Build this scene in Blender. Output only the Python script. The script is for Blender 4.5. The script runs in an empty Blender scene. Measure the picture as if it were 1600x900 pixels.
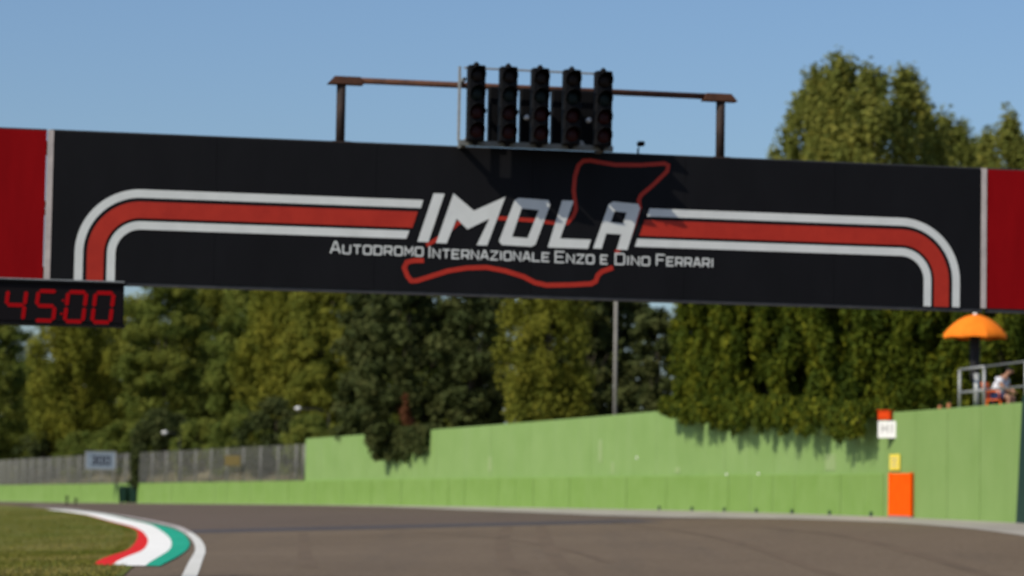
import bpy, bmesh, math, random
import numpy as np
from mathutils import Vector, Matrix
from mathutils.geometry import tessellate_polygon

scene = bpy.context.scene
col = scene.collection
rad = math.radians

# ------------------------------------------------------------------ camera
cam_d = bpy.data.cameras.new('camera')
cam = bpy.data.objects.new('camera', cam_d)
col.objects.link(cam)
scene.camera = cam
cam_d.sensor_width = 36.0
cam_d.lens = 101.25
cam_d.clip_start = 0.1
cam_d.clip_end = 6000
_p, _r = math.atan(310 / 4500), rad(1.0)
_F = Vector((0, math.cos(_p), math.sin(_p)))
_R0, _U0 = Vector((1, 0, 0)), Vector((0, -math.sin(_p), math.cos(_p)))
_R = _R0 * math.cos(_r) + _U0 * math.sin(_r)
_U = -_R0 * math.sin(_r) + _U0 * math.cos(_r)
cam.matrix_world = Matrix(((_R.x, _U.x, -_F.x, 0), (_R.y, _U.y, -_F.y, 0), (_R.z, _U.z, -_F.z, 1.65), (0, 0, 0, 1)))
cam_d.dof.use_dof = True            # the photograph is focused short of the gantry
cam_d.dof.focus_distance = 17.0
cam_d.dof.aperture_fstop = 2.9

# ------------------------------------------------------------------ sky, sun, exposure
YAW = rad(11.49)
TX, TY = math.cos(YAW), math.sin(YAW)
# direction in which the sunlight travels (right along the gantry, away from the camera, down)
sd = Vector((1.0 * TX - 0.5 * TY, 1.0 * TY + 0.5 * TX, -0.98)).normalized()
sun_el = math.asin(-sd.z)
world = bpy.data.worlds.new('World')
scene.world = world
world.use_nodes = True
wn = world.node_tree
wn.nodes.clear()
sky = wn.nodes.new('ShaderNodeTexSky')
sky.sky_type = 'NISHITA'
sky.sun_disc = False
sky.sun_elevation = sun_el
sky.sun_rotation = math.atan2(-sd.x, -sd.y)
sky.air_density = 1.0
sky.dust_density = 1.6
sky.ozone_density = 6.0
bg = wn.nodes.new('ShaderNodeBackground')
bg.inputs['Strength'].default_value = 0.118
wo = wn.nodes.new('ShaderNodeOutputWorld')
wn.links.new(sky.outputs[0], bg.inputs['Color'])
wn.links.new(bg.outputs[0], wo.inputs['Surface'])
sun_d = bpy.data.lights.new('sun', 'SUN')
sun_d.energy = 4.3
sun_d.angle = rad(0.53)
sun_d.color = (1.0, 0.92, 0.78)
sun = bpy.data.objects.new('sun', sun_d)
sun.rotation_euler = sd.to_track_quat('-Z', 'Y').to_euler()
sun.location = (-30, -30, 40)
col.objects.link(sun)
scene.view_settings.view_transform = 'Standard'
scene.view_settings.look = 'None'
scene.view_settings.exposure = 0.0
scene.view_settings.gamma = 1.0
scene.view_settings.use_curve_mapping = False

# ------------------------------------------------------------------ materials
def new_mat(name, color, rough=0.8, spec=0.3, metal=0.0):
    m = bpy.data.materials.new(name)
    m.use_nodes = True
    b = m.node_tree.nodes['Principled BSDF']
    b.inputs['Base Color'].default_value = (*color, 1)
    b.inputs['Roughness'].default_value = rough
    b.inputs['Specular IOR Level'].default_value = spec
    b.inputs['Metallic'].default_value = metal
    return m

def nd(m, t, **kw):
    n = m.node_tree.nodes.new(t)
    for k, v in kw.items():
        setattr(n, k, v)
    return n

def lk(m, a, b):
    m.node_tree.links.new(a, b)

def noise(m, scale, detail=4, rough=0.55, vec=None, stretch=None, coord='Object'):
    tc = nd(m, 'ShaderNodeTexCoord') if coord != 'World' else nd(m, 'ShaderNodeNewGeometry')
    src = tc.outputs['Position'] if coord == 'World' else tc.outputs[coord]
    if stretch:
        mp = nd(m, 'ShaderNodeMapping')
        mp.inputs['Scale'].default_value = stretch
        lk(m, src, mp.inputs['Vector'])
        src = mp.outputs[0]
    n = nd(m, 'ShaderNodeTexNoise')
    n.inputs['Scale'].default_value = scale
    n.inputs['Detail'].default_value = detail
    n.inputs['Roughness'].default_value = rough
    lk(m, src, n.inputs['Vector'])
    return n.outputs['Fac']

def ramp(m, fac, stops):
    r = nd(m, 'ShaderNodeValToRGB')
    e = r.color_ramp.elements
    while len(e) < len(stops):
        e.new(0.5)
    for i, (p, c) in enumerate(stops):
        e[i].position = p
        e[i].color = (*c, 1)
    lk(m, fac, r.inputs['Fac'])
    return r.outputs['Color']

def mix(m, fac, a, b, mode='MIX'):
    x = nd(m, 'ShaderNodeMix', data_type='RGBA', blend_type=mode)
    for s, v in ((x.inputs[0], fac), (x.inputs[6], a), (x.inputs[7], b)):
        if hasattr(v, 'links'):
            lk(m, v, s)
        elif isinstance(v, tuple):
            s.default_value = (*v, 1)
        else:
            s.default_value = v
    return x.outputs[2]

def setcol(m, c):
    lk(m, c, m.node_tree.nodes['Principled BSDF'].inputs['Base Color'])

def bump(m, fac, strength=0.3, dist=0.02):
    b = nd(m, 'ShaderNodeBump')
    b.inputs['Strength'].default_value = strength
    b.inputs['Distance'].default_value = dist
    lk(m, fac, b.inputs['Height'])
    lk(m, b.outputs[0], m.node_tree.nodes['Principled BSDF'].inputs['Normal'])

def math_n(m, op, a, b=None):
    n = nd(m, 'ShaderNodeMath', operation=op)
    for i, v in enumerate((a, b)):
        if v is None:
            continue
        if hasattr(v, 'links'):
            lk(m, v, n.inputs[i])
        else:
            n.inputs[i].default_value = v
    return n.outputs[0]

def weathered(name, c1, c2, scale=3, rough=0.8, spec=0.3, metal=0.0, stretch=None, streak=None):
    m = new_mat(name, c1, rough, spec, metal)
    n = noise(m, scale, 5, 0.6, stretch=stretch, coord='World')
    c = ramp(m, n, [(0.3, c1), (0.7, c2)])
    if streak:
        n2 = noise(m, 1.0, 4, 0.6, stretch=(1.6, 1.6, 0.12), coord='World')
        c = mix(m, math_n(m, 'MULTIPLY', ramp(m, n2, [(0.5, (0, 0, 0)), (0.75, (1, 1, 1))]), 0.35), c, streak)
    setcol(m, c)
    return m

M = {}
M['asphalt'] = m = new_mat('asphalt', (.15, .13, .11), 0.92, 0.12)
g1 = nd(m, 'ShaderNodeNewGeometry')
sx = nd(m, 'ShaderNodeSeparateXYZ')
lk(m, g1.outputs['Position'], sx.inputs[0])
nbig = noise(m, 0.12, 5, 0.6, coord='World')
nfine = noise(m, 9.0, 6, 0.7, coord='World')
nstr = noise(m, 0.55, 5, 0.65, stretch=(1.0, 0.09, 1.0), coord='World')
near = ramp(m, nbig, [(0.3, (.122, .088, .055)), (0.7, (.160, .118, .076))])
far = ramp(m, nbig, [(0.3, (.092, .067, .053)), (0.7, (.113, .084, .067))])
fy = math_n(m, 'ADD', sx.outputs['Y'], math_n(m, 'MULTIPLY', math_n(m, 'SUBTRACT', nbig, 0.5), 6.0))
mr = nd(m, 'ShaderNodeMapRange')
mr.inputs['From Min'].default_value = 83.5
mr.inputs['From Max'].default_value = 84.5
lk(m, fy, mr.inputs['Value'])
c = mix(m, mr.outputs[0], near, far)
c = mix(m, math_n(m, 'MULTIPLY', ramp(m, nstr, [(0.52, (0, 0, 0)), (0.72, (1, 1, 1))]), 0.45), c, (.072, .058, .046))
c = mix(m, 0.35, c, ramp(m, nfine, [(0.35, (.06, .046, .035)), (0.7, (.235, .185, .14))]))
setcol(m, c)
bump(m, nfine, 0.25, 0.01)
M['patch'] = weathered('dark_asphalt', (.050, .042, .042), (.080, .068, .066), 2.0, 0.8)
M['tyre'] = m = new_mat('rubbered_asphalt', (.08, .07, .06), 0.9, 0.12)
n = noise(m, 1.3, 5, 0.7, coord='World', stretch=(1, .25, 1))
setcol(m, ramp(m, n, [(0.30, (.105, .078, .054)), (0.58, (.138, .101, .068))]))
M['concrete'] = weathered('apron_concrete', (.27, .25, .215), (.36, .335, .29), 0.7, 0.85, stretch=(1, .3, 1))
M['turf'] = m = new_mat('turf', (.06, .075, .015), 0.95, 0.1)
na, nb = noise(m, 0.22, 5, 0.6, coord='World', stretch=(1, .45, 1)), noise(m, 3.5, 5, 0.7, coord='World')
c = ramp(m, na, [(0.33, (.090, .115, .012)), (0.5, (.145, .145, .025)), (0.66, (.22, .18, .058))])
setcol(m, mix(m, 0.4, c, ramp(m, nb, [(0.3, (.03, .045, .007)), (0.7, (.15, .15, .045))])))
bump(m, nb, 0.8, 0.05)
M['terrain'] = m = new_mat('dry_bank', (.2, .17, .1), 0.95, 0.1)
na = noise(m, 0.6, 5, 0.65, coord='World')
setcol(m, ramp(m, na, [(0.3, (.17, .15, .09)), (0.55, (.29, .255, .17)), (0.75, (.14, .145, .06))]))
M['earth'] = weathered('earth', (.06, .06, .03), (.09, .08, .04), 0.1, 0.95)
M['line'] = weathered('line_paint', (.56, .55, .50), (.72, .71, .66), 1.2, 0.7)
M['line_worn'] = weathered('worn_line_paint', (.34, .31, .29), (.55, .50, .48), 0.8, 0.75)
M['k_red'] = weathered('kerb_red', (.60, .016, .016), (.70, .026, .020), 1.5, 0.75, 0.06)
M['k_white'] = weathered('kerb_white', (.74, .73, .69), (.86, .85, .81), 1.0, 0.75, 0.1)
M['k_green'] = weathered('kerb_green', (.012, .29, .18), (.028, .37, .24), 1.2, 0.75, 0.06)
M['k_side'] = weathered('kerb_side', (.20, .18, .15), (.3, .27, .23), 2.0, 0.85)
GS = (.30, .40, .17)
M['barrier'] = weathered('barrier_green', (.158, .275, .056), (.190, .308, .080), 0.9, 0.65, 0.2, streak=(.185, .29, .09))
M['wall'] = weathered('wall_green', (.182, .298, .086), (.215, .332, .110), 0.6, 0.7, 0.2, streak=(.225, .32, .14))
M['wall_r'] = weathered('wall_green_right', (.180, .290, .082), (.206, .316, .100), 0.8, 0.7, 0.2, streak=(.165, .26, .075))
M['patchpaint'] = weathered('repaired_paint', (.235, .335, .13), (.27, .36, .16), 3, 0.7, 0.2)
M['dkgreen'] = weathered('dark_green_paint', (.005, .026, .018), (.009, .036, .024), 2, 0.5)
M['joint'] = new_mat('joint_shadow_gap', (.10, .17, .05), 0.9)
M['black'] = m = new_mat('black_vinyl', (.0095, .0095, .0115), 0.6, 0.12)
n = noise(m, 2.2, 4, 0.6, coord='World', stretch=(1, 1, .35))
setcol(m, ramp(m, n, [(0.3, (.0050, .0050, .0062)), (0.7, (.0070, .0070, .0086))]))
bump(m, noise(m, 1.4, 3, 0.5, coord='World', stretch=(1, 1, .5)), 0.25, 0.03)
M['redvinyl'] = m = new_mat('red_vinyl', (.23, .006, .009), 0.7, 0.03)
n = noise(m, 3, 4, 0.6, coord='World', stretch=(1, 1, .2))
setcol(m, ramp(m, n, [(0.3, (.20, .003, .005)), (0.7, (.25, .004, .006))]))
M['pr_white'] = weathered('print_white', (.56, .58, .57), (.64, .66, .65), 3, 0.5, 0.3)
M['pr_red'] = weathered('print_red', (.34, .018, .008), (.42, .026, .011), 4, 0.5, 0.3)
M['trim'] = weathered('pale_trim', (.36, .32, .31), (.52, .46, .44), 5, 0.6)
M['rust'] = weathered('rusty_pipe', (.050, .020, .012), (.105, .042, .022), 9, 0.8)
M['rustdark'] = weathered('dark_pipe', (.018, .013, .012), (.045, .026, .02), 9, 0.75)
M['housing'] = new_mat('lamp_housing', (.0045, .0045, .0055), 0.6, 0.12)
M['len_red'] = new_mat('red_lens', (.022, .0015, .002), 0.5, 0.2)
M['len_green'] = new_mat('green_lens', (.002, .008, .008), 0.5, 0.2)
M['len_amber'] = new_mat('dark_lens', (.009, .004, .003), 0.5, 0.2)
M['alu'] = weathered('galvanised', (.26, .27, .27), (.38, .39, .38), 12, 0.5, 0.5, 0.35)
M['alu_d'] = weathered('dull_steel', (.14, .15, .15), (.22, .23, .22), 8, 0.6, 0.4, 0.3)
M['wire'] = weathered('galvanised_wire', (.19, .19, .17), (.27, .27, .245), 6, 0.6, 0.4, 0.2)
M['steel'] = weathered('gantry_steel', (.03, .03, .033), (.05, .05, .052), 6, 0.6)
M['wh'] = new_mat('white_paint', (.72, .72, .70), 0.5)
M['led'] = m = new_mat('led_red', (.10, .002, .003), 0.7, 0.05)
b = m.node_tree.nodes['Principled BSDF']
b.inputs['Emission Color'].default_value = (1, .004, .012, 1)
b.inputs['Emission Strength'].default_value = 0.15
M['timer'] = new_mat('timer_face', (.006, .004, .005), 0.5, 0.12)
M['orange'] = weathered('orange_panel', (.84, .085, .001), (.90, .105, .002), 3, 0.7, 0.04)
M['redorange'] = weathered('red_orange_box', (.55, .045, .006), (.65, .06, .008), 5, 0.7, 0.06)
M['yellow'] = weathered('yellow_plate', (.78, .60, .05), (.85, .68, .08), 5, 0.5)
M['ink'] = new_mat('dark_ink', (.012, .014, .03), 0.6)
M['grey_ink'] = new_mat('grey_ink', (.34, .34, .33), 0.6)
M['sign'] = weathered('pale_blue_sign', (.13, .17, .215), (.18, .225, .27), 5, 0.5)
M['brownsign'] = weathered('brown_sign', (.11, .085, .02), (.15, .11, .03), 6, 0.6)
M['bin'] = new_mat('bin_plastic', (.003, .022, .012), 0.5, 0.2)
M['rubber'] = new_mat('rubber', (.012, .012, .012), 0.8)
M['umb'] = m = new_mat('umbrella_cloth', (.88, .21, .012), 0.8, 0.15)
n = noise(m, 4, 4, .6)
setcol(m, ramp(m, n, [(.3, (.82, .185, .010)), (.7, (.90, .225, .014))]))
M['tan'] = weathered('faded_orange_cloth', (.30, .12, .05), (.40, .17, .08), 8, 0.9)
M['pole_d'] = new_mat('dark_sleeve', (.012, .012, .014), 0.7)
M['pole_g'] = weathered('grey_pole', (.20, .19, .17), (.28, .27, .24), 3, 0.6)
M['shirt'] = weathered('white_shirt', (.50, .52, .58), (.72, .72, .74), 9, 0.9)
M['navy'] = weathered('navy_cloth', (.012, .018, .06), (.02, .03, .085), 9, 0.9)
M['skin'] = new_mat('skin', (.36, .19, .12), 0.6)
M['hair'] = new_mat('dark_hair', (.010, .009, .010), 0.6)
M['chair'] = new_mat('orange_plastic', (.78, .13, .01), 0.5)
M['bark'] = weathered('bark', (.045, .035, .025), (.09, .075, .055), 6, 0.95, stretch=(1, 1, .25))

def leaf_mat(name, dark, midc, light, transl=0.28):
    m = bpy.data.materials.new(name)
    m.use_nodes = True
    nt = m.node_tree
    nt.nodes.clear()
    at = nd(m, 'ShaderNodeAttribute', attribute_name='tint')
    c = ramp(m, at.outputs['Fac'], [(0.0, dark), (0.5, midc), (1.0, light)])
    df = nd(m, 'ShaderNodeBsdfPrincipled')
    df.inputs['Roughness'].default_value = 0.75
    df.inputs['Specular IOR Level'].default_value = 0.1
    tr = nd(m, 'ShaderNodeBsdfTranslucent')
    mx = nd(m, 'ShaderNodeMixShader')
    mx.inputs[0].default_value = transl
    out = nd(m, 'ShaderNodeOutputMaterial')
    lk(m, c, df.inputs['Base Color'])
    lk(m, c, tr.inputs['Color'])
    lk(m, df.outputs[0], mx.inputs[1])
    lk(m, tr.outputs[0], mx.inputs[2])
    lk(m, mx.outputs[0], out.inputs['Surface'])
    return m

M['lf_olive'] = leaf_mat('olive_leaves', (.098, .122, .018), (.170, .182, .027), (.27, .255, .036), 0.42)
M['lf_yellow'] = leaf_mat('yellowing_leaves', (.105, .126, .017), (.190, .196, .026), (.30, .272, .036), 0.42)
M['lf_green'] = leaf_mat('green_leaves', (.086, .120, .023), (.148, .176, .032), (.235, .238, .042), 0.42)
M['lf_dark'] = leaf_mat('dark_leaves', (.034, .048, .014), (.058, .072, .021), (.098, .104, .032), 0.24)
M['lf_conifer'] = leaf_mat('conifer_sprays', (.022, .040, .004), (.062, .086, .007), (.185, .185, .013), 0.28)
M['lf_poplar'] = leaf_mat('poplar_leaves', (.115, .142, .030), (.19, .205, .042), (.31, .285, .058), 0.44)
M['lf_rust'] = leaf_mat('rust_leaves', (.10, .04, .02), (.14, .055, .025), (.18, .08, .03), 0.15)
M['blade'] = leaf_mat('grass_blades', (.095, .120, .012), (.17, .165, .028), (.29, .235, .075), 0.3)
M['dryblade'] = leaf_mat('dry_grass', (.13, .12, .05), (.22, .19, .10), (.30, .27, .16), 0.2)

# ------------------------------------------------------------------ mesh helpers
def tag(o, label=None, cat=None, group=None, kind=None):
    if label: o['label'] = label
    if cat: o['category'] = cat
    if group: o['group'] = group
    if kind: o['kind'] = kind
    return o

def link(name, me, mat, parent=None, smooth=False):
    o = bpy.data.objects.new(name, me)
    col.objects.link(o)
    if mat is not None and len(me.materials) == 0:
        me.materials.append(M[mat] if isinstance(mat, str) else mat)
    if parent is not None:
        o.parent = parent
    if smooth:
        me.polygons.foreach_set('use_smooth', [True] * len(me.polygons))
    return o

def obj(name, verts, faces, mat, parent=None, smooth=False):
    me = bpy.data.meshes.new(name)
    me.from_pydata([tuple(v) for v in verts], [], faces)
    me.update()
    return link(name, me, mat, parent, smooth)

def empty(name, loc=(0, 0, 0), rz=0.0):
    o = bpy.data.objects.new(name, None)
    o.location = loc
    o.rotation_euler = (0, 0, rz)
    o.empty_display_size = 0.2
    col.objects.link(o)
    return o

class MB:
    """collects shapes into one mesh"""
    def __init__(s):
        s.v, s.f = [], []
    def add(s, v, f):
        n = len(s.v)
        s.v += [tuple(q) for q in v]
        s.f += [tuple(n + i for i in q) for q in f]
        return s
    def box(s, c, d, rz=0.0, taper=None):
        x, y, z = (k / 2 for k in d)
        tx, ty = taper if taper else (1, 1)
        vs = [(-x, -y, -z), (x, -y, -z), (x, y, -z), (-x, y, -z), (-x * tx, -y * ty, z), (x * tx, -y * ty, z), (x * tx, y * ty, z), (-x * tx, y * ty, z)]
        ca, sa = math.cos(rz), math.sin(rz)
        vs = [(c[0] + a * ca - b * sa, c[1] + a * sa + b * ca, c[2] + w) for a, b, w in vs]
        return s.add(vs, [(0, 3, 2, 1), (4, 5, 6, 7), (0, 1, 5, 4), (1, 2, 6, 5), (2, 3, 7, 6), (3, 0, 4, 7)])
    def tube(s, pts, r, seg=10, r2=None):
        pts = [Vector(p) for p in pts]
        n = len(pts)
        vs, fs = [], []
        for i, p in enumerate(pts):
            d = (pts[min(i + 1, n - 1)] - pts[max(i - 1, 0)]).normalized()
            a = d.orthogonal().normalized() if abs(d.z) > .95 else d.cross(Vector((0, 0, 1))).normalized()
            b = d.cross(a)
            rr = r if r2 is None else r + (r2 - r) * i / (n - 1)
            for k in range(seg):
                t = 2 * math.pi * k / seg
                vs.append(p + a * math.cos(t) * rr + b * math.sin(t) * rr)
        for i in range(n - 1):
            for k in range(seg):
                k2 = (k + 1) % seg
                fs.append((i * seg + k, i * seg + k2, (i + 1) * seg + k2, (i + 1) * seg + k))
        fs.append(tuple(range(seg))[::-1])
        fs.append(tuple((n - 1) * seg + k for k in range(seg)))
        return s.add(vs, fs)
    def lathe(s, c, prof, seg=16, axis='Z'):
        vs, fs = [], []
        for (r, h) in prof:
            for k in range(seg):
                t = 2 * math.pi * k / seg
                if axis == 'Z':
                    vs.append((c[0] + r * math.cos(t), c[1] + r * math.sin(t), c[2] + h))
                else:
                    vs.append((c[0] + r * math.cos(t), c[1] + h, c[2] + r * math.sin(t)))
        for i in range(len(prof) - 1):
            for k in range(seg):
                k2 = (k + 1) % seg
                fs.append((i * seg + k, i * seg + k2, (i + 1) * seg + k2, (i + 1) * seg + k))
        fs.append(tuple(range(seg))[::-1])
        fs.append(tuple((len(prof) - 1) * seg + k for k in range(seg)))
        return s.add(vs, fs)
    def build(s, name, mat, parent=None, smooth=False, bevel=0):
        o = obj(name, s.v, s.f, mat, parent, smooth)
        if bevel:
            b = o.modifiers.new('bevel', 'BEVEL')
            b.width = bevel
            b.segments = 2
            b.limit_method = 'ANGLE'
        return o

def box(name, c, d, mat, parent=None, rz=0.0, bevel=0, taper=None):
    return MB().box(c, d, rz, taper).build(name, mat, parent, bevel=bevel)

def fast_mesh(name, verts, quads_n, corners, mat, parent=None, tint=None):
    """verts: (n*corners,3) array, each face has its own corners"""
    me = bpy.data.meshes.new(name)
    nv = len(verts)
    me.vertices.add(nv)
    me.vertices.foreach_set('co', np.asarray(verts, np.float32).ravel())
    me.loops.add(nv)
    me.loops.foreach_set('vertex_index', np.arange(nv, dtype=np.int32))
    me.polygons.add(quads_n)
    me.polygons.foreach_set('loop_start', np.arange(0, nv, corners, dtype=np.int32))
    me.update(calc_edges=True)
    if tint is not None:
        a = me.attributes.new('tint', 'FLOAT', 'FACE')
        a.data.foreach_set('value', np.asarray(tint, np.float32))
    me.validate()
    return link(name, me, mat, parent)

# ------------------------------------------------------------------ the lie of the land
def ss(a, b, x):
    t = np.clip((x - a) / (b - a), 0, 1)
    return t * t * (3 - 2 * t)

def gz(X, Y):
    """banked road surface, rising towards the outside wall"""
    return .0115 + .041 * ss(42, 66, Y) * np.clip(X, -45, 30) + .0066 * np.clip(Y, 0, 300)

WC = (1.09773016e-05, -5.40692661e-03, 4.67835347e-01, 2.40075061)
def wall_x(Y):
    return float(np.polyval(WC, Y)) if Y > 48 else float(np.polyval(WC, 48)) + (48 - Y) * .03

EP = np.array([(0, -2.6), (20, -3.0), (36, -3.95), (41.8, -4.45), (52.5, -5.5), (60, -6.25), (67, -7.0), (75.5, -8.05), (83.5, -9.15), (91.7, -10.35), (106, -13.05), (120, -15.9), (135.5, -19.3), (157.7, -24.3), (180, -30.0), (215, -40.5), (270, -62)], float)
def edge_x(Y):          # outer side of the white edge line
    return float(np.interp(Y, EP[:, 0], EP[:, 1]))
# smooth the edge polyline
_ys = np.linspace(0, 270, 541)
_xs = np.interp(_ys, EP[:, 0], EP[:, 1])
for _ in range(6):
    _xs[3:-3] = np.convolve(_xs, np.ones(7) / 7, 'valid')
def edge_x(Y):
    return float(np.interp(Y, _ys, _xs))

def sheet(name, Ys, xa, xb, nx, dz, mat, parent=None):
    vs, fs = [], []
    for Y in Ys:
        a, b = xa(Y), xb(Y)
        for i in range(nx + 1):
            X = a + (b - a) * i / nx
            vs.append((X, Y, float(gz(X, Y)) + dz))
    for j in range(len(Ys) - 1):
        for i in range(nx):
            k = j * (nx + 1) + i
            fs.append((k, k + 1, k + nx + 2, k + nx + 1))
    return obj(name, vs, fs, mat, parent, True)

rng = np.random.default_rng(11)
random.seed(5)
YS = np.concatenate([np.arange(5, 40, 3.), np.arange(40, 130, 1.), np.arange(130, 262, 2.)])
tag(obj('ground', [(-3000, -3000, -7), (3000, -3000, -7), (3000, 3000, -7), (-3000, 3000, -7)], [(0, 1, 2, 3)], 'earth'), kind='structure')
tag(sheet('road', YS, edge_x, lambda Y: wall_x(Y) + .25, 24, 0, 'asphalt'), kind='structure')
tag(sheet('grass_verge', YS, lambda Y: min(-75, edge_x(Y) - 30), lambda Y: edge_x(Y) - (1.05 if Y < 52 else 1.05), 30, .012, 'turf'), kind='structure')
tag(sheet('verge_asphalt', YS, lambda Y: edge_x(Y) - 1.2, lambda Y: edge_x(Y), 2, -.001, 'asphalt'), kind='structure')

# concrete apron along the wall foot
AP = np.array([(5, 2.6), (64, 2.5), (74, 2.1), (81, 2.7), (88, 4.3), (95, 4.7), (105, 4.2), (115, 3.4), (125, 2.2), (140, 1.0), (165, .6), (260, .5)], float)
tag(sheet('concrete_apron', YS, lambda Y: wall_x(Y) - float(np.interp(Y, AP[:, 0], AP[:, 1])), lambda Y: wall_x(Y) + .2, 6, .005, 'concrete'), kind='structure')
# dark strip across the road, a thin sheet over the asphalt
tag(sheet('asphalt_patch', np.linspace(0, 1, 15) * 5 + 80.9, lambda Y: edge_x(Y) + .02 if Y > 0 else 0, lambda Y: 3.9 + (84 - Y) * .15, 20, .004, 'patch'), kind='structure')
# rubbered tyre tracks sweeping round the bend
for k, (y0, y1, f0, f1, w_) in enumerate(((40, 80, .30, .50, .30), (40, 80, .355, .555, .30), (44, 82, .62, .70, .28), (46, 78, .10, .16, .26), (42, 72, .78, .80, .34), (50, 80.5, .42, .30, .22))):
    def ta(Y, f0=f0, f1=f1, y0=y0, y1=y1):
        q = (Y - y0) / (y1 - y0)
        return edge_x(Y) + (wall_x(Y) - 2.5 - edge_x(Y)) * (f0 + (f1 - f0) * q * q)
    tag(sheet('tyre_mark', np.linspace(y0, y1, 40), ta, lambda Y, w_=w_, ta=ta: ta(Y) + w_, 1, .004, 'tyre'), kind='structure')
# white edge line
tag(sheet('edge_line', np.arange(20, 82.6, .75), lambda Y: edge_x(Y) - .23, lambda Y: edge_x(Y) - .01, 1, .006, 'line'), kind='structure')
tag(sheet('worn_edge_line', np.arange(82.5, 175, 1.5), lambda Y: edge_x(Y) - .26, lambda Y: edge_x(Y) - .01, 1, .006, 'line_worn'), kind='structure')

# ------------------------------------------------------------------ kerb
kerb = empty('racing_kerb', (-6.5, 46, float(gz(-6.5, 46))))
tag(kerb, 'low red, white and green striped kerb curving along the grass inside the bend', 'kerb')
def kline(pts):
    p = np.array(pts, float)
    ys = np.linspace(45.4, 150, 150)
    xs = np.interp(ys, p[:, 1], p[:, 0])
    for _ in range(40):
        xs[1:-1] = (xs[:-2] + 2 * xs[1:-1] + xs[2:]) / 4
    return ys, xs
K_in = kline([(-6.5, 45.4), (-7.55, 56.), (-8.62, 66.5), (-9.38, 73.3), (-11.0, 86), (-12.58, 95), (-14.33, 104), (-18.26, 125), (-21.80, 141), (-24.09, 150)])
K_rw = kline([(-6.2, 45.4), (-6.95, 53.4), (-8.15, 65.3), (-9.05, 73), (-10.55, 83.7), (-11.55, 90), (-12.65, 96), (-14.25, 104), (-18.2, 125), (-21.75, 141), (-24.05, 150)])
K_wg = kline([(-5.68, 45.4), (-6.05, 49.9), (-7.65, 66), (-8.6, 73.9), (-9.75, 82), (-11.0, 90.4), (-11.95, 96.6), (-13.6, 105), (-17.45, 125), (-21.1, 141), (-23.5, 150)])
K_out = kline([(-5.45, 45.4), (-5.62, 48.5), (-6.2, 54.9), (-7.5, 68.6), (-9.15, 81.6), (-10.66, 91), (-11.85, 97), (-13.5, 105), (-17.35, 125), (-21.0, 141), (-23.4, 150)])
def kerb_h(t, Y):       # cross profile: flush at the road, rising to the back
    return (.006 + .016 * t) * float(ss(45.2, 47.5, Y)) + .012
def kband(name, A, B, ta, tb, mat):
    vs, fs = [], []
    n = len(A[0])
    for i in range(n):
        Y = A[0][i]
        for k in range(4):
            q = k / 3
            X = A[1][i] * (1 - q) + B[1][i] * q
            t = ta * (1 - q) + tb * q
            vs.append((X, Y, float(gz(X, Y)) + kerb_h(t, Y)))
    for i in range(n - 1):
        for k in range(3):
            a = i * 4 + k
            fs.append((a, a + 1, a + 5, a + 4))
    o = obj(name, [(v[0] - kerb.location.x, v[1] - kerb.location.y, v[2] - kerb.location.z) for v in vs], fs, mat, kerb, True)
    return o
kband('red_band', K_in, K_rw, 1.0, .68, 'k_red')
kband('white_band', K_rw, K_wg, .68, .3, 'k_white')
kband('green_band', K_wg, K_out, .3, 0, 'k_green')
vs, fs = [], []
for i, Y in enumerate(K_in[0]):
    X = K_in[1][i]
    z = float(gz(X, Y))
    vs += [(X - .002 + 6.5, Y - 46, z + kerb_h(1, Y) - kerb.location.z), (X - .03 + 6.5, Y - 46, z - .03 - kerb.location.z)]
for i in range(len(K_in[0]) - 1):
    fs.append((2 * i, 2 * i + 2, 2 * i + 3, 2 * i + 1))
obj('back_edge', vs, fs, 'turf', kerb)

# ------------------------------------------------------------------ terrain behind the wall
def bank(X, Y):
    k = X - wall_x(Y)
    base = float(gz(wall_x(Y), Y))
    left = float(ss(128, 146, Y))
    return base + (1 - left) * (2.3 + .3 * float(ss(2, 12, k))) + left * (.85 + 2.1 * float(ss(.6, 9, k)) + .12 * math.sin(X * 1.3 + Y))
vs, fs = [], []
KS = [.42, .8, 1.3, 2, 3, 4.5, 6.5, 9, 13, 20, 35, 60, 110, 220]
TY_ = np.concatenate([np.arange(-20, 60, 8.), np.arange(60, 240, 1.5), np.arange(240, 420, 12.)])
for Y in TY_:
    for k in KS:
        X = wall_x(min(Y, 262)) + k
        vs.append((X, Y, bank(wall_x(min(Y, 262)) + k, min(Y, 262.))))
nk = len(KS)
for j in range(len(TY_) - 1):
    for i in range(nk - 1):
        a = j * nk + i
        fs.append((a, a + 1, a + nk + 1, a + nk))
tag(obj('bank_terrain', vs, fs, 'terrain', None, True), kind='structure')

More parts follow.
